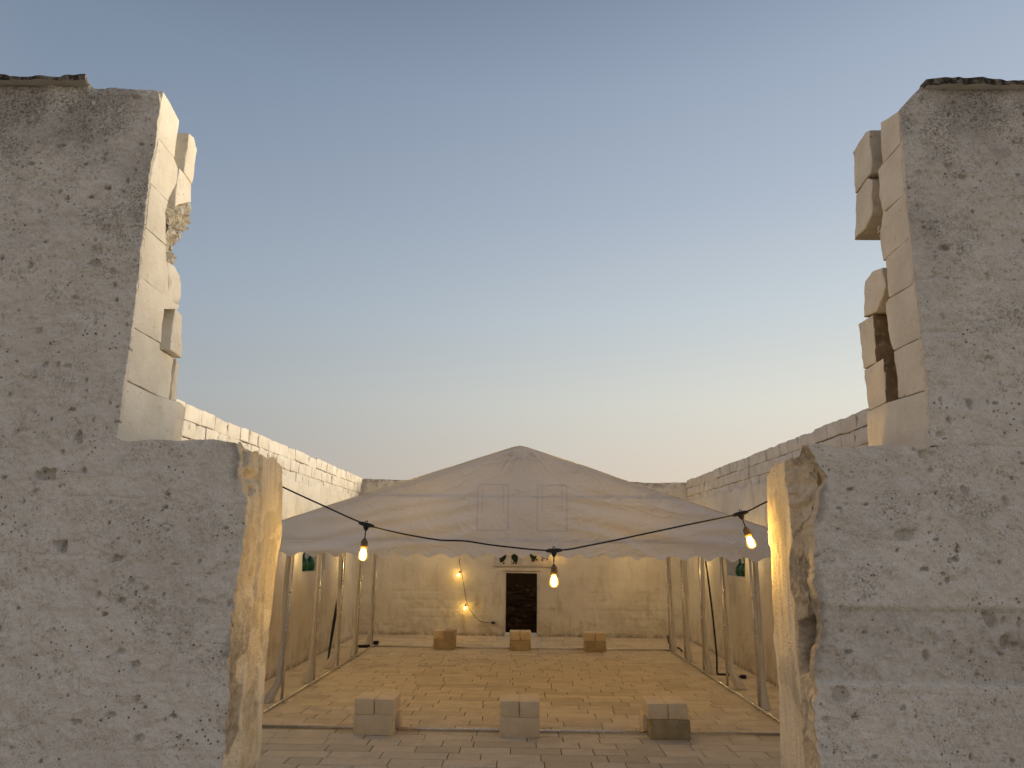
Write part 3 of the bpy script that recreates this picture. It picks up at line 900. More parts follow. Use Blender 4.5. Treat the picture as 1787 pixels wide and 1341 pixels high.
    if left:
        mass = [(3.385, 4.272), (3.442, 4.274), (3.52, 4.328), (3.612, 4.392), (3.63, 4.408), (3.660, 4.40), (3.664, 4.32), (3.610, 4.236), (3.575, 4.19), (3.555, 4.13), (3.560, 4.05), (3.530, 3.98), (3.45, 3.965), (3.415, 4.05), (3.375, 4.20)]
        prism_stone('rubble_fill', mass, 1.892, 2.25, s, rb, w, seed=171, jag=.011, rough=.034, bev=.02, step=.009, fine=True).location = loc0
    for k, (y, z, r) in enumerate(lumps):
        pts = []
        m = 7
        for i in range(m):
            a = 2 * PI * (i + rr.uniform(-.3, .3)) / m; q_ = r * rr.uniform(.45, .85)
            pts.append((y + q_ * math.cos(a), z + .8 * q_ * math.sin(a)))
        prism_stone('rubble_stone', pts, 1.885 + rr.uniform(-.012, .03), 2.2, s, rb, w, seed=200 + k + s, jag=.014, rough=.014, bev=.014, step=.012).location = loc0
    # core stones seen in the gap between the leaves
    for k, (y0, y1, z0, z1) in enumerate([(3.40, 3.62, 3.26, 3.50), (3.40, 3.66, 3.50, 3.77), (3.40, 3.60, 3.77, 4.02), (3.38, 3.60, 4.02, 4.28), (3.36, 3.58, 4.28, 4.54), (3.36, 3.56, 4.54, 4.74)]):
        prism_stone('core_stone', [(y0, z0 + .006), (y1, z0 + .006), (y1, z1 - .004), (y0, z1 - .004)], 1.955 + .02 * math.sin(k * 3), 2.35, s, tf if not left else rb, w, seed=300 + k, jag=.008, rough=.012, bev=.02).location = loc0
    # ---- coping slabs, broken off short of the end
    u = 2.262 if left else 2.008
    rr = random.Random(3 + s)
    k = 0
    while u < 5.9:
        l = rr.uniform(.95, 1.25) if k else (.9 if left else 1.2)
        zb, zt, yf = (4.836, 4.866, 3.142) if left else (4.812, 4.846, 3.144)
        nx, nyy = 40, 12
        V = []
        B = MB()
        ys = np.linspace(yf, 3.80, nyy); us = np.linspace(u, min(u + l - .006, 6.0), nx)
        UU, YY = np.meshgrid(us, ys)
        ragg = np.zeros_like(UU)
        if k == 0: UU = UU + (1 - (UU - u) / l) * (.02 * fbm(YY * 12, 0, 0, 7 + s, 3) + (.10 * (YY - yf) / .6 if left else .05 * (YY - yf) / .6))
        ed = (.008 * fbm(UU * 18, 0, 0, 12 + s, 4)) * np.exp(-(YY - yf) / .04)
        YT = YY + ed
        ZT = zt + .004 * fbm(UU * 14, YY * 14, 0, 5, 3) - .012 * np.exp(-(YY - yf) / .015) * sst(.0, .5, vn(UU * 16, 0, 0, 2))
        ZB = zb + .002 * fbm(UU * 10, YY * 10, 1, 6, 3)
        top = np.stack([UU * s, YT, ZT], -1).reshape(-1, 3); bot = np.stack([UU * s, YT + .004, ZB], -1).reshape(-1, 3)
        F = []
        I = np.arange(nx * nyy).reshape(nyy, nx); off = nx * nyy
        for a in range(nyy - 1):
            for b_ in range(nx - 1):
                F.append((I[a, b_], I[a, b_ + 1], I[a + 1, b_ + 1], I[a + 1, b_])); F.append((I[a, b_] + off, I[a + 1, b_] + off, I[a + 1, b_ + 1] + off, I[a, b_ + 1] + off))
        for b_ in range(nx - 1):
            for a, fl in ((0, 1), (nyy - 1, -1)):
                f = (I[a, b_], I[a, b_] + off, I[a, b_ + 1] + off, I[a, b_ + 1]); F.append(f[::fl])
        for a in range(nyy - 1):
            for b_, fl in ((0, -1), (nx - 1, 1)):
                f = (I[a, b_], I[a, b_] + off, I[a + 1, b_] + off, I[a + 1, b_]); F.append(f[::fl])
        if s < 0: F = [f[::-1] for f in F]
        o = link('coping_slab', mesh('coping_slab', np.concatenate([top, bot]), F), MT['coping'], w, loc0)
        bm = bmesh.new(); bm.from_mesh(o.data); bmesh.ops.recalc_face_normals(bm, faces=bm.faces); bm.to_mesh(o.data); bm.free()
        u += l; k += 1
    return w


# ------------------------------------------------------------------ courtyard walls
def wall_x(z): return 5.02 + .052 * z


def side_wall(s, block_data):
    left = s < 0
    w = empty('courtyard_wall', (s * 5.3, 13.5, 0))
    tag(w, ('long pale courtyard wall left of the tent with sunlit bare stone courses on top' if left else
            'long bluish shaded courtyard wall right of the tent with bare stone courses on top'), 'wall', 'courtyard walls')
    loc0 = Vector((-s * 5.3, -13.5, 0))
    ny0, ny1, nz0, nz1 = 17.0, 18.95, 2.02, 2.75
    ys = np.unique(np.concatenate([np.arange(3.8, 9, .2), np.arange(9, 23.4, .055), [ny0, ny1, 23.4]]))
    zs = np.unique(np.concatenate([np.linspace(-.05, 4.30, 88), [nz0, nz1]]))
    Y, Z = np.meshgrid(ys, zs)
    top = 4.20 + .07 * fbm(ys * 1.7, 0, 0, 7 + s, 4) + .03 * vn(ys * 6, 0, 0, 3) + (ys - 23.5) * .0104
    Zr = np.where(Z > 3.6, 3.6 + (Z - 3.6) * (top[None] - 3.6) / .70, Z)
    d = .012 * fbm(Y * .9, Z * .9, 0, 20 + s, 3) + .004 * fbm(Y * 6, Z * 6, 0, 24 + s, 3)
    d = d - .05 * sst(-.015, .0, Zr - (top[None] + 0)) * 1.0
    X = s * (wall_x(Zr) - d)
    yc = (ys[:-1] + ys[1:]) / 2; zc = (zs[:-1] + zs[1:]) / 2
    hole = ((yc > ny0) & (yc < ny1))[None] & ((zc > nz0) & (zc < nz1))[:, None]
    link('rendered_face', grid_mesh('rendered_face', np.stack([X, Y, Zr], -1), keep=~hole, flip=not left), MT['court'], w, loc0)
    # niche
    m = MB()
    xi, xo = wall_x(2.3) - .02, 5.56
    m.add([(s * xo, ny0, nz0), (s * xo, ny1, nz0), (s * xo, ny1, nz1), (s * xo, ny0, nz1)], [(0, 1, 2, 3)])
    for (a, b) in (((ny0, nz0), (ny1, nz0)), ((ny1, nz0), (ny1, nz1)), ((ny1, nz1), (ny0, nz1)), ((ny0, nz1), (ny0, nz0))):
        m.add([(s * wall_x(a[1]), *a), (s * wall_x(b[1]), *b), (s * xo, *b), (s * xo, *a)], [(0, 1, 2, 3)])
    m.build('niche', MT['niche'], w, loc=loc0)
    c = MB(); c.box(s * 5.62, s * 5.75, 3.0, 24.0, -.05, 4.72); c.box(s * 5.36, s * 5.62, 3.82, ny0 - .05, -.05, 4.1); c.box(s * 5.36, s * 5.62, ny1 + .05, 23.8, -.05, 4.1)
    c.box(s * 5.37, s * 5.61, ny0 - .04, ny1 + .04, nz1 + .02, 4.09)
    c.build('wall_body', MT['court'], w, loc=loc0)
    # bare courses
    rr = random.Random(17 + s)
    for row in range(3):
        y = 8.6 + (.27 if row % 2 else 0) - .3
        while y < 23.3:
            k = rr.randrange(len(block_data)); me, l = block_data[k]
            yc_ = y + l / 2
            zz = 4.085 + row * .252 + (yc_ - 23.5) * .0104 + (rr.uniform(-.014, .018) if row == 2 else rr.uniform(-.003, .003))
            if yc_ + l / 2 < 23.35:
                o = bpy.data.objects.new('stone_block', me); COL.objects.link(o); o.parent = w
                xx = wall_x(4.0) + .012 + .125 + rr.uniform(-.007, .010) + (row == 0) * .012
                o.location = Vector((s * xx, yc_, zz)) + loc0
                o.rotation_euler = (0, rr.uniform(-.01, .01), PI / 2 + rr.choice([0, PI]) + rr.uniform(-.008, .008))
            y += l + rr.uniform(.004, .012)
    return w


def back_wall():
    w = empty('courtyard_wall', (0, 23.5, 0))
    tag(w, 'pale weathered end wall behind the tent with a dark doorway in its middle', 'wall', 'courtyard walls')
    loc0 = Vector((0, -23.5, 0))
    dx0, dx1, dz0, dz1 = -.526, .460, .05, 1.893
    px0, px1, pz0, pz1 = -.91, .90, 2.10, 2.62
    xs = np.unique(np.concatenate([np.arange(-5.42, 5.43, .04), [dx0, dx1, px0, px1]]))
    zs = np.unique(np.concatenate([np.arange(-.05, 4.79, .04), [dz0, dz1, pz0, pz1, 4.80]]))
    xs = xs[np.concatenate([[True], np.diff(xs) > .004])]; zs = zs[np.concatenate([[True], np.diff(zs) > .004])]
    X, Z = np.meshgrid(xs, zs)
    d = .012 * fbm(X * .9, Z * .9, 0, 41, 3) + .006 * fbm(X * 5, Z * 5, 0, 42, 4)
    # ghost of the courses in the lower part
    low = sst(1.9, 1.0, Z)
    vis = low * sst(-.2, .3, fbm(X * 1.3, Z * 1.3, 4, 44, 3))
    fz = np.abs((Z / .262) % 1 - .5) * .262; off = (np.floor(Z / .262) * .5) % 1
    fx = np.abs((X / .55 + off) % 1 - .5) * .55
    d = d - .02 * vis * (np.exp(-((.131 - fz) / .02) ** 2) + .8 * np.exp(-((.275 - fx) / .02) ** 2)) - .018 * vis * sst(.3, .42, fbm(X * 3.4, Z * 3.4, 6, 47, 4))
    edge = np.minimum(np.minimum(np.abs(X - dx0), np.abs(X - dx1)), 1)
    Y = 23.25 - d + .015 * np.where((Z < dz1 + .02), np.exp(-(edge / .03) ** 2), 0) * np.abs(vn(X * 0, Z * 9, 0, 4))
    Zt = np.where(Z > 4.6, 4.6 + (Z - 4.6) * (1 + .12 * fbm(X * 1.5, 0, 0, 49, 4)) , Z)
    xc = (xs[:-1] + xs[1:]) / 2; zc = (zs[:-1] + zs[1:]) / 2
    hole = (((xc > dx0) & (xc < dx1))[None] & ((zc > dz0) & (zc < dz1))[:, None]) | (((xc > px0) & (xc < px1))[None] & ((zc > pz0) & (zc < pz1))[:, None])
    link('rendered_face', grid_mesh('rendered_face', np.stack([X, Y, Zt], -1), keep=~hole), MT['court'], w, loc0)
    m = MB()
    m.box(-5.8, dx0, 23.30, 23.78, -.05, 4.76); m.box(dx1, 5.8, 23.30, 23.78, -.05, 4.76); m.box(dx0, dx1, 23.40, 23.78, dz1, 4.76)
    m.build('wall_body', MT['court'], w, loc=loc0)
    m = MB()
    m.add([(dx0, 23.22, dz0), (dx0, 23.80, dz0), (dx0, 23.80, dz1), (dx0, 23.22, dz1)], [(0, 1, 2, 3)])
    m.V = []; m.F = []
    m.box(dx0 - .03, dx0, 23.238, 23.80, dz0, dz1 + .03); m.box(dx1, dx1 + .03, 23.238, 23.80, dz0, dz1 + .03); m.box(dx0, dx1, 23.238, 23.80, dz1, dz1 + .03)
    m.build('door_jamb', MT['board'], w, loc=loc0)
    MB().box(dx0 - .02, dx1 + .02, 23.16, 23.82, -.02, dz0).build('door_sill', MT['limewash'], w, loc=loc0)
    # cracked lintel line
    MB().box(dx0 - .12, dx1 + .09, 23.225, 23.30, dz1 + .05, dz1 + .068).build('lintel_crack', MT['tuff'], w, loc=loc0)
    # boarded panel over the door with painted prickly pears
    t = empty('painted_panel', (0, 23.3, pz0))
    tag(t, 'whitewashed board panel painted with prickly pears above the dark doorway', 'panel')
    pl = Vector((0, -23.3, -pz0))
    m = MB(); e = .03
    m.box(px0, px1, 23.235, 23.31, pz0, pz0 + e); m.box(px0, px1, 23.235, 23.31, pz1 - e, pz1); m.box(px0, px0 + e, 23.235, 23.31, pz0 + e, pz1 - e); m.box(px1 - e, px1, 23.235, 23.31, pz0 + e, pz1 - e)
    m.build('frame', MT['board'], t, loc=pl)
    MB().box(px0 - .018, px1 + .018, 23.2375, 23.2480, pz0 - .022, pz0 - .003).build('painted_shadow_strip', MT['tuff'], t, loc=pl)  # solid dark strip painting a shadow line below the frame
    cuts = [px0 + e, -.36, -.08, .42, px1 - e]
    for a, b in zip(cuts[:-1], cuts[1:]):
        MB().box(a + .004, b - .004, 23.262, 23.285, pz0 + e + .004, pz1 - e - .004).build('board', MT['board'], t, loc=pl)
    MB().box(px0, px1, 23.29, 23.33, pz0, pz1).build('backing', MT['tuff'], t, loc=pl)

    def pad(cx, cz, rx, rz, rot, mat, name):
        n = 16; V = []
        for k in range(n):
            a = 2 * PI * k / n; r = 1 + .08 * math.sin(3 * a)
            x, z = rx * r * math.cos(a), rz * r * math.sin(a)
            x, z = x * math.cos(rot) - z * math.sin(rot), x * math.sin(rot) + z * math.cos(rot)
            V.append((cx + x, 23.258, cz + z))
        V += [(v[0], 23.263, v[2]) for v in V[:n]]
        F = [tuple(range(n)), tuple(range(2 * n - 1, n - 1, -1))] + [(i, n + i, n + (i + 1) % n, (i + 1) % n) for i in range(n)]
        link(name, mesh(name, V, F), mat, t, pl)
    for cx, cz, rx, rz, ro in ((-.64, 2.36, .10, .15, -.35), (-.25, 2.36, .10, .15, .3), (.34, 2.42, .11, .13, .1), (-.42, 2.53, .07, .06, 0), (.66, 2.39, .09, .045, -.4)):
        pad(cx, cz, rx, rz, ro, MT['pad'], 'painted_leaf')
    for cx, cz in ((-.29, 2.20), (-.21, 2.19), (.36, 2.27), (.45, 2.31), (.30, 2.28), (.62, 2.30), (.78, 2.33), (-.60, 2.19)):
        pad(cx, cz, .028, .035, 0, MT['fruit'], 'painted_fruit')
    return w


# ------------------------------------------------------------------ the tent
TX0, TX1, TY0, TY1, RIDGE_X = -4.10, 4.02, 11.0, 20.25, -.05
ZR, ZE = 4.135, 2.80


def roof_z(x):
    ax = abs(x - RIDGE_X)
    z = ZR - (ZR - ZE) * ax / (TX1 - RIDGE_X)
    return z - .014 * np.exp(-(ax / .05) ** 2)


def gable_relief(X, Z):
    a = np.abs(X - RIDGE_X)
    d = .020 * fbm(X * 1.1, Z * 1.6, 0, 61, 3)
    # slack swags falling from the slopes towards the middle
    for k, (c, amp, wid) in enumerate(((.16, .034, .07), (.36, .040, .09), (.58, .026, .07), (.80, .016, .05))):
        sg = Z - (2.72 + c * 1.0 - .24 * np.clip(a - .5, 0, 1.9) + .03 * np.cos((a - 2) * 1.3)) - .16 * vn(X * .9, Z * .8, k * 3.1, 66 + k)
        d = d + amp * np.exp(-(sg / wid) ** 2) * sst(.25, 1.0, a) * sst(3.9, 2.8, a)
    # vertical tension pleats under the ridge
    ang = np.arctan2(X - RIDGE_X, ZR + .12 - Z); rad = np.hypot(X - RIDGE_X, ZR + .12 - Z)
    for fr, am, sd_ in ((20, .030, 1), (38, .014, 2)):
        pl = 1 - np.abs(vn(ang * fr, rad * 1.5, 0, 90 + sd_)) * 2
        d = d + am * np.clip(pl, 0, 1) ** 2 * sst(.85, .15, rad) * sst(1.25, .9, np.abs(ang))
    # creases
    for k, (sx, sz, rot, amp) in enumerate(((1.5, 9, .30, .012), (1.5, 9, -.38, .012), (2.0, 14, .10, .009), (1.6, 10, -.9, .010), (1.6, 10, 1.0, .010))):
        xr = X * math.cos(rot) + Z * math.sin(rot); zr = -X * math.sin(rot) + Z * math.cos(rot)
        n = np.abs(fbm(xr * sx, zr * sz, 0, 70 + k, 2))
        d = d + amp * np.exp(-(n / .055) ** 2) * sst(-.2, .4, vn(X * 1.2, Z * 1.2, 0, 80 + k))
    # horizontal weld seams and the hem of the valance
    for zc in (3.33, 2.66):
        d = d - .004 * np.exp(-((Z - zc - .004 * np.sin(X * 3)) / .007) ** 2)
    return d


def curtain(parent, loc0, x, y, ztop, seed, r=.075, flare=.0, side=1):
    n, m = 28, 26
    V = []
    for k in range(m):
        f = k / (m - 1); z = .012 + (ztop - .012) * f
        rr = r * (1 - .35 * math.exp(-((f - .42) / .12) ** 2)) * (1 + .35 * max(0, .16 - f) / .16 * (1 + 3 * flare))
        cx = x + .03 * float(vn(f * 3, seed, 0, 5)) + side * flare * .16 * max(0, .12 - f) / .12
        for i in range(n):
            a = 2 * PI * i / n
            q = rr * (1 + .24 * math.sin(5 * a + seed + 1.5 * f) + .12 * math.sin(9 * a + 3 * seed))
            V.append((cx + q * math.cos(a), y + 1.25 * q * math.sin(a), z))
    F = [(k * n + i, k * n + (i + 1) % n, (k + 1) * n + (i + 1) % n, (k + 1) * n + i) for k in range(m - 1) for i in range(n)]
    return link('side_curtain', mesh('side_curtain', V, F, True), MT['curtain'], parent, loc0)


def scallops(X, base, amp=.036, per=.349, ph=.0155):
    t = np.cos(2 * PI * (X + ph) / per + .25 * vn(X * .9, 2, 0, 4))
    return base - amp * (t + .25 * (t * t - .5)) + .008 * vn(X * 2.1, 0, 0, 6)


def build_tent():
    t = empty('party_tent', (0, 15.6, 0))
    tag(t, 'large white gabled party tent with scalloped valance standing in the courtyard', 'tent')
    L0 = Vector((0, -15.6, 0))
    # ---- gable sheets with valance (front and rear)
    for yg, sgn in ((TY0, 1), (TY1 + .02, -1)):
        nx = int((TX1 - TX0) / (.016 if sgn > 0 else .06)); nz = 100 if sgn > 0 else 30
        xs = np.linspace(TX0, TX1, nx)
        top = roof_z(xs) + .004
        bot = scallops(xs, 2.458 + .010 * np.sin(xs * .8 + 1))
        f = np.linspace(0, 1, nz)
        Z = bot[None] + (top - bot)[None] * f[:, None]; X = np.repeat(xs[None], nz, 0)
        d = gable_relief(X, Z)
        d = d * sst(0, .10, (top[None] - Z)) + .03 * sst(2.62, 2.42, Z) * np.sin(X * 2 * PI / .72) * .5
        P = np.stack([X, yg - sgn * d, Z], -1)
        link('gable_sheet', grid_mesh('gable_sheet', P, flip=sgn < 0), MT['pvc'], t, L0)
    # ---- roof sheets
    for sd in (-1, 1):
        xe = TX0 - .02 if sd < 0 else TX1 + .02
        nx, ny = 40, 90
        fx = np.linspace(0, 1, nx); ys = np.linspace(TY0 - .03, TY1 + .04, ny)
        X = RIDGE_X + (xe - RIDGE_X) * fx[None] + 0 * ys[:, None]; Y = np.repeat(ys[:, None], nx, 1)
        bay = np.abs(np.sin((Y - TY0) / 1.825 * PI))
        Z = roof_z(X) + .012 - .035 * bay * np.sin(fx[None] * PI) + .006 * fbm(X * 2, Y * 2, 0, 9, 3)
        link('roof_sheet', grid_mesh('roof_sheet', np.stack([X, Y, Z], -1), flip=sd < 0), MT['pvc'], t, L0)
        # side valance, scalloped
        ys = np.linspace(TY0, TY1, 320); b = scallops(ys, 2.50, .05, .36, .1); f = np.linspace(0, 1, 6)
        Zv = b[None] + (2.79 - b)[None] * f[:, None]; Yv = np.repeat(ys[None], 6, 0); Xv = xe + sd * (.015 * np.sin(Yv * 2 * PI / .72) * (1 - f[:, None])) - sd * .008
        link('side_valance', grid_mesh('side_valance', np.stack([Xv, Yv, Zv], -1), flip=sd > 0), MT['pvc'], t, L0)
    # ---- two rectangles of weld strips, patches sealed to the front gable
    for x0, x1 in ((-.705, -.22), (.21, .675)):
        for (a0, a1, b0, b1) in ((x0, x0 + .018, 2.826, 3.534), (x1 - .018, x1, 2.826, 3.534), (x0 + .018, x1 - .018, 3.518, 3.534), (x0 + .018, x1 - .018, 2.826, 2.842), (x0 + .075, x0 + .087, 3.12, 3.515), (x1 - .087, x1 - .075, 3.12, 3.515)):
            xs2 = np.linspace(a0, a1, max(3, int((a1 - a0) / .016))); zs2 = np.linspace(b0, b1, max(3, int((b1 - b0) / .016)))
            X, Z = np.meshgrid(xs2, zs2)
            link('weld_strip', grid_mesh('weld_strip', np.stack([X, TY0 - gable_relief(X, Z) - .004, Z], -1)), MT['pvc2'], t, L0)
    # ---- frame
    ypos = [11.08, 12.86, 14.74, 16.56, 18.37, 20.18]
    for sd, px in ((-1, -4.06), (1, 3.98)):
        for k, y in enumerate(ypos):
            xx = px - .004 * sd * k * 1.2
            p = MB().tube([(xx, y, .015), (xx, y, 2.72)], .024, 12).build('post', MT['steel'], t, True, L0)
            for zc in (1.16, 1.80): MB().tube([(xx, y, zc - .022), (xx, y, zc + .022)], .0275, 12).build('sleeve', MT['sleeve'], p, True)
            MB().box(xx - .075, xx + .075, y - .05, y + .05, .001, .007).build('foot_plate', MT['steel'], p)
            m = MB().tube([(xx, y, .012), (xx, y, .06)], .034, 12).build('corner_joint', MT['steel'], p, True)
            z0 = ZE - .06
            MB().tube([(xx, y, 2.70), (RIDGE_X, y, ZR - .07)], .022, 10).build('rafter', MT['steel'], t, True, L0)
            if sd < 0 and k not in (0, 5):
                pass
            curtain(t, L0, xx + sd * .082, y + .03, 2.72, k * 1.7 + sd, .040, flare=(1.0 if (sd, k) in ((-1, 1), (1, 2), (-1, 3), (-1, 0)) else .25), side=sd)
        MB().tube([(px, ypos[0], .028), (px - .024 * sd, ypos[-1], .028)], .021, 10).build('base_rail', MT['steel'], t, True, L0)
        MB().tube([(px, ypos[0], 2.72), (px, ypos[-1], 2.72)], .022, 10).build('eave_rail', MT['steel'], t, True, L0)
    for y in (ypos[0], ypos[-1]):
        MB().tube([(-4.06, y, .028), (3.98, y, .028)], .021, 10).build('base_rail', MT['steel'], t, True, L0)
    MB().tube([(-2.45, ypos[0], 3.33), (2.35, ypos[0], 3.33)], .022, 10).build('tie_bar', MT['steel'], t, True, L0)
    MB().tube([(RIDGE_X, ypos[0], 2.72), (RIDGE_X, ypos[0], ZR - .07)], .022, 10).build('king_post', MT['steel'], t, True, L0)
    MB().tube([(-4.06, ypos[0], 2.72), (3.98, ypos[0], 2.72)], .022, 10).build('eave_rail', MT['steel'], t, True, L0)
    MB().tube([(RIDGE_X, ypos[0], ZR - .07), (RIDGE_X, ypos[-1], ZR - .07)], .022, 10).build('ridge_rail', MT['steel'], t, True, L0)


# ------------------------------------------------------------------ loose blocks
def build_blocks():
    bots = [stone_mesh('limestone_block', .56, .27, .258, .004, .0028, 3 + k, 1) for k in range(3)]
    tops = [stone_mesh('limestone_block', .276, .555, .205, .004, .0028, 13 + k, 1) for k in range(3)]
    cache = {}

    def data(src, mat):
        key = (src.name, mat.name)
        if key not in cache:
            me = src.copy(); me.materials.clear(); me.materials.append(mat); cache[key] = me
        return cache[key]
    st = [('left front stack', -2.08, 10.78, 0), ('middle front stack', -.027, 10.78, 0), ('right front stack', 2.055, 10.78, 0),
          ('left rear stack', -2.07, 19.90, 1), ('middle rear stack', -.05, 19.88, 1), ('right rear stack', 1.93, 19.84, 1)]
    rr = random.Random(8)
    for k, (nm, cx, y0, far) in enumerate(st):
        base = MT['ochre'] if far else MT['block']
        col = 'ochre' if far else 'pale'
        rail = 'rear floor rail' if far else 'front floor rail'
        fmat = base
        fdesc = 'plain ' + col
        if k == 2: fmat = MT['mossy']; fdesc = 'dark mossy'
        if k in (3, 5, 4): fmat = MT['ochre_dark']; fdesc = 'stained dark ochre' if k != 5 else 'ochre black-streaked'
        items = [(bots[k % 3], fmat, (cx + (.02 if k == 2 else 0), y0 + .135, .001), rr.uniform(-.02, .02), f'{fdesc} block before the {rail}, lower front of the {nm}'),
                 (bots[(k + 1) % 3], base, (cx + (.035 if k == 0 else (-.03 if k == 2 else .01)), y0 + .47, .001), rr.uniform(-.03, .03), f'{col} block behind the {rail}, lower back of the {nm}'),
                 (tops[k % 3], base, (cx - .143, y0 + .29, .2625), rr.uniform(-.012, .012), f'{col} squared limestone block, upper left of the {nm}'),
                 (tops[(k + 1) % 3], base if k != 3 else MT['ochre_dark'], (cx + .143, y0 + .285, .2625), rr.uniform(-.012, .012), f'{col} squared limestone block, upper right of the {nm}')]
        for src, mat, loc, rz, lab in items:
            o = link('limestone_block', data(src, mat), None, None, loc); o.rotation_euler = (0, 0, rz)
            tag(o, lab, 'stone block', 'limestone blocks weighing down the tent rails')


# ------------------------------------------------------------------ lamps, cables, bottles
AMBER = (1.0, .655, .15)


def bulb_light(name, loc, power, parent=None, rad=.014, color=AMBER):
    l = bpy.data.lights.new(name, 'POINT'); l.energy = power; l.color = color; l.shadow_soft_size = rad
    o = bpy.data.objects.new(name, l); COL.objects.link(o); o.location = loc
    if parent: o.parent = parent
    return o


def lamp(parent, loc0, top, tilt, power, drop=.068, sc=1.0, seg=16, conn=True, direction=None):
    """one hanging lamp of a light string: holder with bulb glass and filament below the cable point top"""
    ax = Vector((tilt[0], tilt[1], -1)).normalized(); T = Vector(top)
    m = MB()
    if conn:
        dr = Vector(direction or (1, 0, 0)).normalized()
        m.tube([T - dr * .042 * sc, T - dr * .024 * sc, T + dr * .024 * sc, T + dr * .042 * sc], [.006 * sc, .0105 * sc, .0105 * sc, .006 * sc], 10)
        m.lathe([(.019 * sc, 0), (.017 * sc, .008 * sc), (.009 * sc, .024 * sc), (.006 * sc, .030 * sc)], T + ax * .002, 12, ax)
        # little hanging eye on top
        R = .006 * sc; c = T + Vector((0, 0, .013 * sc))
        m.tube([c + Vector((R * math.cos(a), 0, R * math.sin(a))) for a in [k * PI / 5 for k in range(11)]], .0022 * sc, 6)
    m.tube([T + ax * .01 * sc, T + ax * (drop + .012)], .0032 * sc, 8)
    h = m.build('lamp_holder', MT['rubber'], parent, True, loc0)
    S = T + ax * drop
    MB().lathe([(.004 * sc, 0), (.0175 * sc, .018 * sc), (.0185 * sc, .022 * sc), (.0185 * sc, .036 * sc), (.0200 * sc, .038 * sc), (.0200 * sc, .041 * sc), (.0185 * sc, .043 * sc), (.0175 * sc, .056 * sc)], S, seg, ax).build('socket', MT['brass'], h, True)
    B = S + ax * .055 * sc
    MB().lathe([(.014 * sc, 0), (.0165 * sc, .008 * sc), (.0225 * sc, .022 * sc), (.0255 * sc, .036 * sc), (.0245 * sc, .047 * sc), (.019 * sc, .057 * sc), (.010 * sc, .0625 * sc), (0, .064 * sc)], B, seg, ax).build('bulb', MT['bulb'], h, True)
    o1 = ax.orthogonal().normalized(); fp = []
    for k in range(4):
        a = 2 * PI * k / 4 + .3
        v = (o1 * math.cos(a) + ax.cross(o1) * math.sin(a)) * .0055 * sc
        fp += [B + ax * (.008 if k % 2 == 0 else .047) * sc + v, B + ax * (.047 if k % 2 == 0 else .008) * sc + v]
    MB().tube(fp, .0024 * sc, 6).build('filament', MT['filament'], h, True)
    pt = B + ax * .032 * sc
    return bulb_light('bulb_light', Vector(pt) + Vector(loc0), power, parent, .02 * sc)


def spline(pts, n=8):
    P = [np.array(p, float) for p in pts]; out = []
    for k in range(len(P) - 1):
        p0, p1, p2, p3 = P[max(k - 1, 0)], P[k], P[k + 1], P[min(k + 2, len(P) - 1)]
        for i in range(n):
            t = i / n
            out.append(.5 * ((2 * p1) + (-p0 + p2) * t + (2 * p0 - 5 * p1 + 4 * p2 - p3) * t * t + (-p0 + 3 * p1 - 3 * p2 + p3) * t ** 3))
    out.append(P[-1]); return out


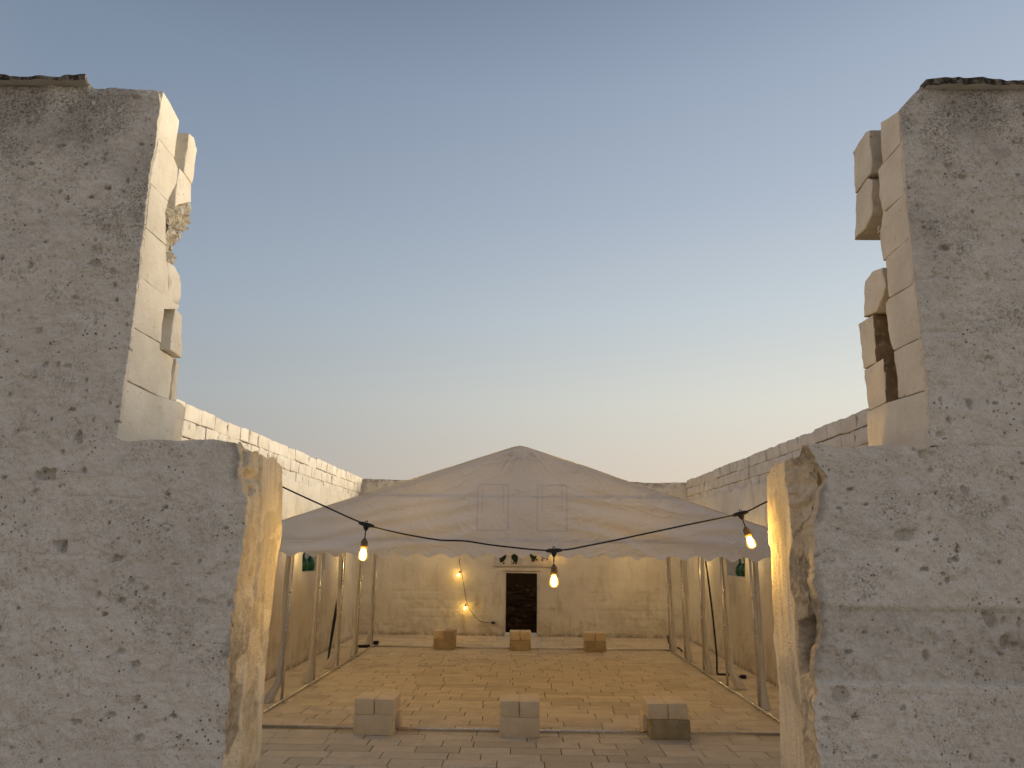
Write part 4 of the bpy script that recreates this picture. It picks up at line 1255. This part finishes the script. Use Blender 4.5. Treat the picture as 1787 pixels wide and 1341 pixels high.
def build_lights():
    # string across the gap, just behind the two broken walls
    Yl = 3.80; k_ = Yl / 3.9
    w = lambda x, z: (x * k_, Yl, 2.5 + (z - 2.5) * k_)
    t = empty('festoon_lights', (0, Yl, 2.6)); L0 = Vector((0, -Yl, -2.6))
    tag(t, 'black cable with three lit filament bulbs strung across the gap between the broken walls', 'string lights')
    j1, j2, j3 = w(-.846, 2.642), w(.166, 2.517), w(1.170, 2.722)
    pts = [w(-1.50, 2.925), w(-1.313, 2.837), w(-1.101, 2.746), j1, w(-.656, 2.597), w(-.469, 2.567), w(-.40, 2.563), w(-.30, 2.560), w(-.13, 2.538), j2, w(.391, 2.553), w(.637, 2.606), w(.884, 2.660), j3, w(1.302, 2.780), w(1.50, 2.87)]
    MB().tube(spline(pts, 6), .0042, 8).build('cable', MT['rubber'], t, True, L0)
    lamp(t, L0, j1, (-.06, 0), 16.0, direction=(1, 0, -.22))
    lamp(t, L0, j2, (0, 0), 5.0, direction=(1, 0, .05))
    lamp(t, L0, j3, (.30, 0), 17.0, direction=(1, 0, .25))
    for sd, p in ((-1, w(-1.50, 2.925)), (1, w(1.50, 2.87))):
        MB().tube([(p[0], Yl, p[2]), (p[0], 3.70, p[2] + .005)], .005, 8).build('hook', MT['steel'], t, True, L0)
    # cord with two lit bulbs hanging from the tent to an outlet on the end wall
    q = lambda x, z: (x * .985, 23.10, 2.5 + (z - 2.5) * .985)
    t = empty('hanging_lights', (-1.9, 23.1, 1.5)); L0 = Vector((1.9, -23.1, -1.5))
    tag(t, 'thin cord with two lit bulbs hanging down the end wall left of the dark doorway', 'string lights')
    pts = [(-2.06, 20.6, 2.62), q(-2.085, 2.47), q(-2.02, 2.15), q(-1.96, 1.95), q(-1.86, 1.45), q(-1.745, .945), q(-1.56, .63), q(-1.33, .42), q(-1.15, .372), q(-1.0, .365), (-.92, 23.20, .40)]
    MB().tube(spline(pts, 6), .009, 6).build('cable', MT['rubber'], t, True, L0)
    lamp(t, L0, q(-1.965, 1.965), (-.5, -.1), 5.0, .03, 1.7, 10, False)
    lamp(t, L0, q(-1.76, .97), (-.35, -.05), 5.0, .03, 1.7, 10, False)
    o = empty('power_outlet', (-.88, 23.22, .40)); tag(o, 'small grey surface outlet box with plug on the end wall beside the doorway', 'outlet')
    MB().box(-.09, .05, -.045, .02, -.06, .07).build('outlet_box', MT['plastic'], o)
    MB().box(-.075, .035, -.075, -.046, -.035, .03).build('plug', MT['rubber'], o)
    # lamps hung high inside the tent: ridge row, plus pair added to light gable
    for k, (x, y, z, p, where) in enumerate(((-1.7, 12.0, 3.05, 42, 'left one added unseen behind the gable to light it'), (1.6, 12.0, 3.05, 42, 'right one added unseen behind the gable to light it'), (.35, 12.7, 3.15, 12, 'first in the middle row'), (.5, 14.6, 3.15, 25, 'second in the middle row'), (.6, 16.6, 3.15, 27, 'third in the middle row'), (.3, 18.6, 3.15, 23, 'last before the rear gable'))):
        t = empty('pendant_lamp', (x, y, z))
        tag(t, 'lit bulb on a black cord under the tent ridge, ' + where, 'lamp', 'lamps under the tent roof')
        zt = float(roof_z(np.array(x))) - .03 - z
        MB().tube([(0, 0, zt), (0, 0, .12)], .006, 6).build('cord', MT['rubber'], t, True)
        MB().lathe([(.005, .14), (.03, .11), (.03, .05), (.024, .04)], (0, 0, 0), 12).build('socket', MT['brass'], t, True)
        MB().lathe([(.02, .045), (.045, .0), (.04, -.035), (.015, -.06), (0, -.063)], (0, 0, 0), 12).build('bulb', MT['bulb'], t, True)
        bulb_light('bulb_light', (0, 0, 0), p, t, .05, (1.0, .60, .06))
    # bulbs added on brackets in the aisles, hidden above the valances, to brighten the walls
    for x, y, z, p, where in ((-4.72, 13.2, 2.78, 15, 'left wall, nearest the gap'), (-4.72, 16.4, 2.78, 15, 'left wall, before the niche'), (-4.72, 20.6, 2.78, 18, 'left wall, by the far corner'),
                              (4.72, 13.2, 2.78, 13, 'right wall, nearest the gap'), (4.72, 16.4, 2.78, 13, 'right wall, before the niche'), (4.72, 20.6, 2.78, 18, 'right wall, by the far corner'), (-2.4, 21.9, 2.72, 20, 'end wall, left of the door'), (3.2, 21.9, 2.72, 20, 'end wall, right of the door')):
        t = empty('added_wall_lamp', (x, y, z)); tag(t, 'added unseen bulb on a black bracket on the ' + where, 'lamp', 'added bracket lamps brightening the courtyard walls')
        e = Vector((math.copysign(wall_x(z) - abs(x), x), 0, .08)) if abs(x) > 4 else Vector((0, 23.24 - y, .08))
        MB().tube([e, e * .35 + Vector((0, 0, .08)), (0, 0, .05)], .008, 6).build('bracket', MT['rubber'], t, True)
        MB().lathe([(.005, .07), (.03, .05), (.03, .02), (.024, .01)], (0, 0, 0), 12).build('socket', MT['brass'], t, True)
        MB().lathe([(.02, .012), (.045, -.03), (.04, -.065), (.015, -.09), (0, -.093)], (0, 0, 0), 12).build('bulb', MT['bulb'], t, True)
        bulb_light('bulb_light', (0, 0, -.04), p * (4.4 if abs(x) > 4 else 3.3), t, .05, (1.0, .72, .29))
    # one more behind the valance, close to the end wall
    t = empty('pendant_lamp', (.93, 22.9, 2.62))
    tag(t, 'lit bulb against the end wall above and right of the doorway, behind the valance', 'lamp')
    MB().tube([(0, .30, .06), (0, .1, .1), (0, 0, .06)], .008, 6).build('bracket', MT['rubber'], t, True)
    MB().lathe([(.005, .07), (.03, .05), (.03, .02), (.024, .01)], (0, 0, 0), 12).build('socket', MT['brass'], t, True)
    MB().lathe([(.02, .012), (.045, -.03), (.04, -.065), (.015, -.09), (0, -.093)], (0, 0, 0), 12).build('bulb', MT['bulb'], t, True)
    bulb_light('bulb_light', (0, 0, -.04), 22, t, .04)
    # cables
    c = MB().tube(spline([(4.17, 17.0, 2.68), (4.20, 16.9, 2.43), (4.25, 16.75, 1.4), (4.24, 16.50, .45), (4.20, 16.38, .06), (4.24, 16.36, .024), (4.36, 16.36, .024), (4.45, 16.32, .024), (4.50, 16.14, .024), (4.55, 16.04, .03), (4.62, 15.98, .035)], 6), .021, 8).build('power_cable', MT['rubber'], None, True)
    tag(c, 'thick black cable hanging down inside the right wall and trailing over the paving', 'cable')
    pg = MB().box(-.05, .05, -.045, .045, 0, .07).build('plug', MT['rubber'], c); pg.location = (4.64, 15.97, .006)
    c = MB().tube(spline([(-4.14, 16.95, 2.70), (-4.15, 16.9, 2.3), (-4.185, 16.85, 1.7), (-4.245, 16.8, 1.0), (-4.30, 16.78, .4), (-4.33, 16.76, .03), (-4.36, 16.9, .024), (-4.34, 17.3, .024)], 6), [.012 + .024 * math.sin(PI * min(1, k / 30)) for k in range(43)], 8).build('power_cable', MT['rubber'], None, True)
    tag(c, 'thick black cable hanging behind a tent post on the left side of the tent', 'cable')
    c = MB().tube(spline([(-4.12, 20.32, 2.60), (-4.11, 20.36, 1.7), (-4.12, 20.4, 1.24), (-4.15, 20.4, .64), (-4.21, 20.4, .30), (-4.24, 20.36, .03), (-4.2, 20.2, .02)], 6), .009, 6).build('blue_cable', MT['blue'], None, True)
    tag(c, 'thin blue cable hanging beside the left rear tent corner post', 'cable')
    c = MB().tube(spline([(4.10, 21.15, .30), (4.12, 21.12, .10), (4.20, 21.0, .026), (4.30, 20.7, .026), (4.28, 20.35, .026), (4.25, 20.06, .026)], 6), .024, 8).build('power_cable', MT['rubber'], None, True)
    tag(c, 'short black cable lying on the paving behind the right rear tent corner', 'cable')
    for (x, y, z, h, lab) in ((-4.19, 20.08, .035, .2, 'black plug box lying outside the left rear tent corner'), (-4.02, 20.72, .05, .09, 'small black cable end standing behind the left rear tent corner')):
        o = MB().box(-h, h * .6, -.05, .05, -z + .002, z).build('cable_plug', MT['rubber'], None, False, (x, y, z)); tag(o, lab, 'plug')
        bm = bmesh.new(); bm.from_mesh(o.data); bmesh.ops.bevel(bm, geom=bm.edges[:], offset=.012, segments=2, affect='EDGES'); bm.to_mesh(o.data); bm.free()


def build_bottles():
    prof = [(.0, 0), (.10, .0), (.132, .03), (.150, .10), (.148, .19), (.120, .27), (.07, .335), (.036, .375), (.028, .42), (.028, .475), (.034, .478), (.034, .50), (.024, .50)]
    me = mesh('demijohn', *(lambda m: (m.V, m.F))(MB().lathe(prof, n=28)), True); me.materials.append(MT['green'])
    for x, y, lab, sc in ((-5.33, 18.28, 'green glass demijohn standing in the left wall niche, the one nearer the tent post', .88), (-5.36, 17.82, 'green glass demijohn standing in the left wall niche, half hidden by its edge', .88),
                          (5.33, 18.05, 'green glass demijohn standing in the right wall niche, darker one at the back', .82), (5.34, 17.70, 'green glass demijohn standing in the right wall niche, cut off by the near edge', .88)):
        o = link('demijohn', me, None, None, (x, y, 2.021)); o.scale = (sc, sc, sc); tag(o, lab, 'bottle', 'demijohns in the wall niches')
        o.rotation_euler.z = y


build_ground()
build_floor()
near_wall(-1)
near_wall(1)
blocks = []
for k, l in enumerate((.44, .50, .55, .60, .52, .38)):
    me = stone_mesh('stone_block', l, .25, .247, .010, .006, 40 + k, 2); me.materials.append(MT['topstone']); blocks.append((me, l))
side_wall(-1, blocks)
side_wall(1, blocks)
back_wall()
build_tent()
build_blocks()
build_lights()
build_bottles()
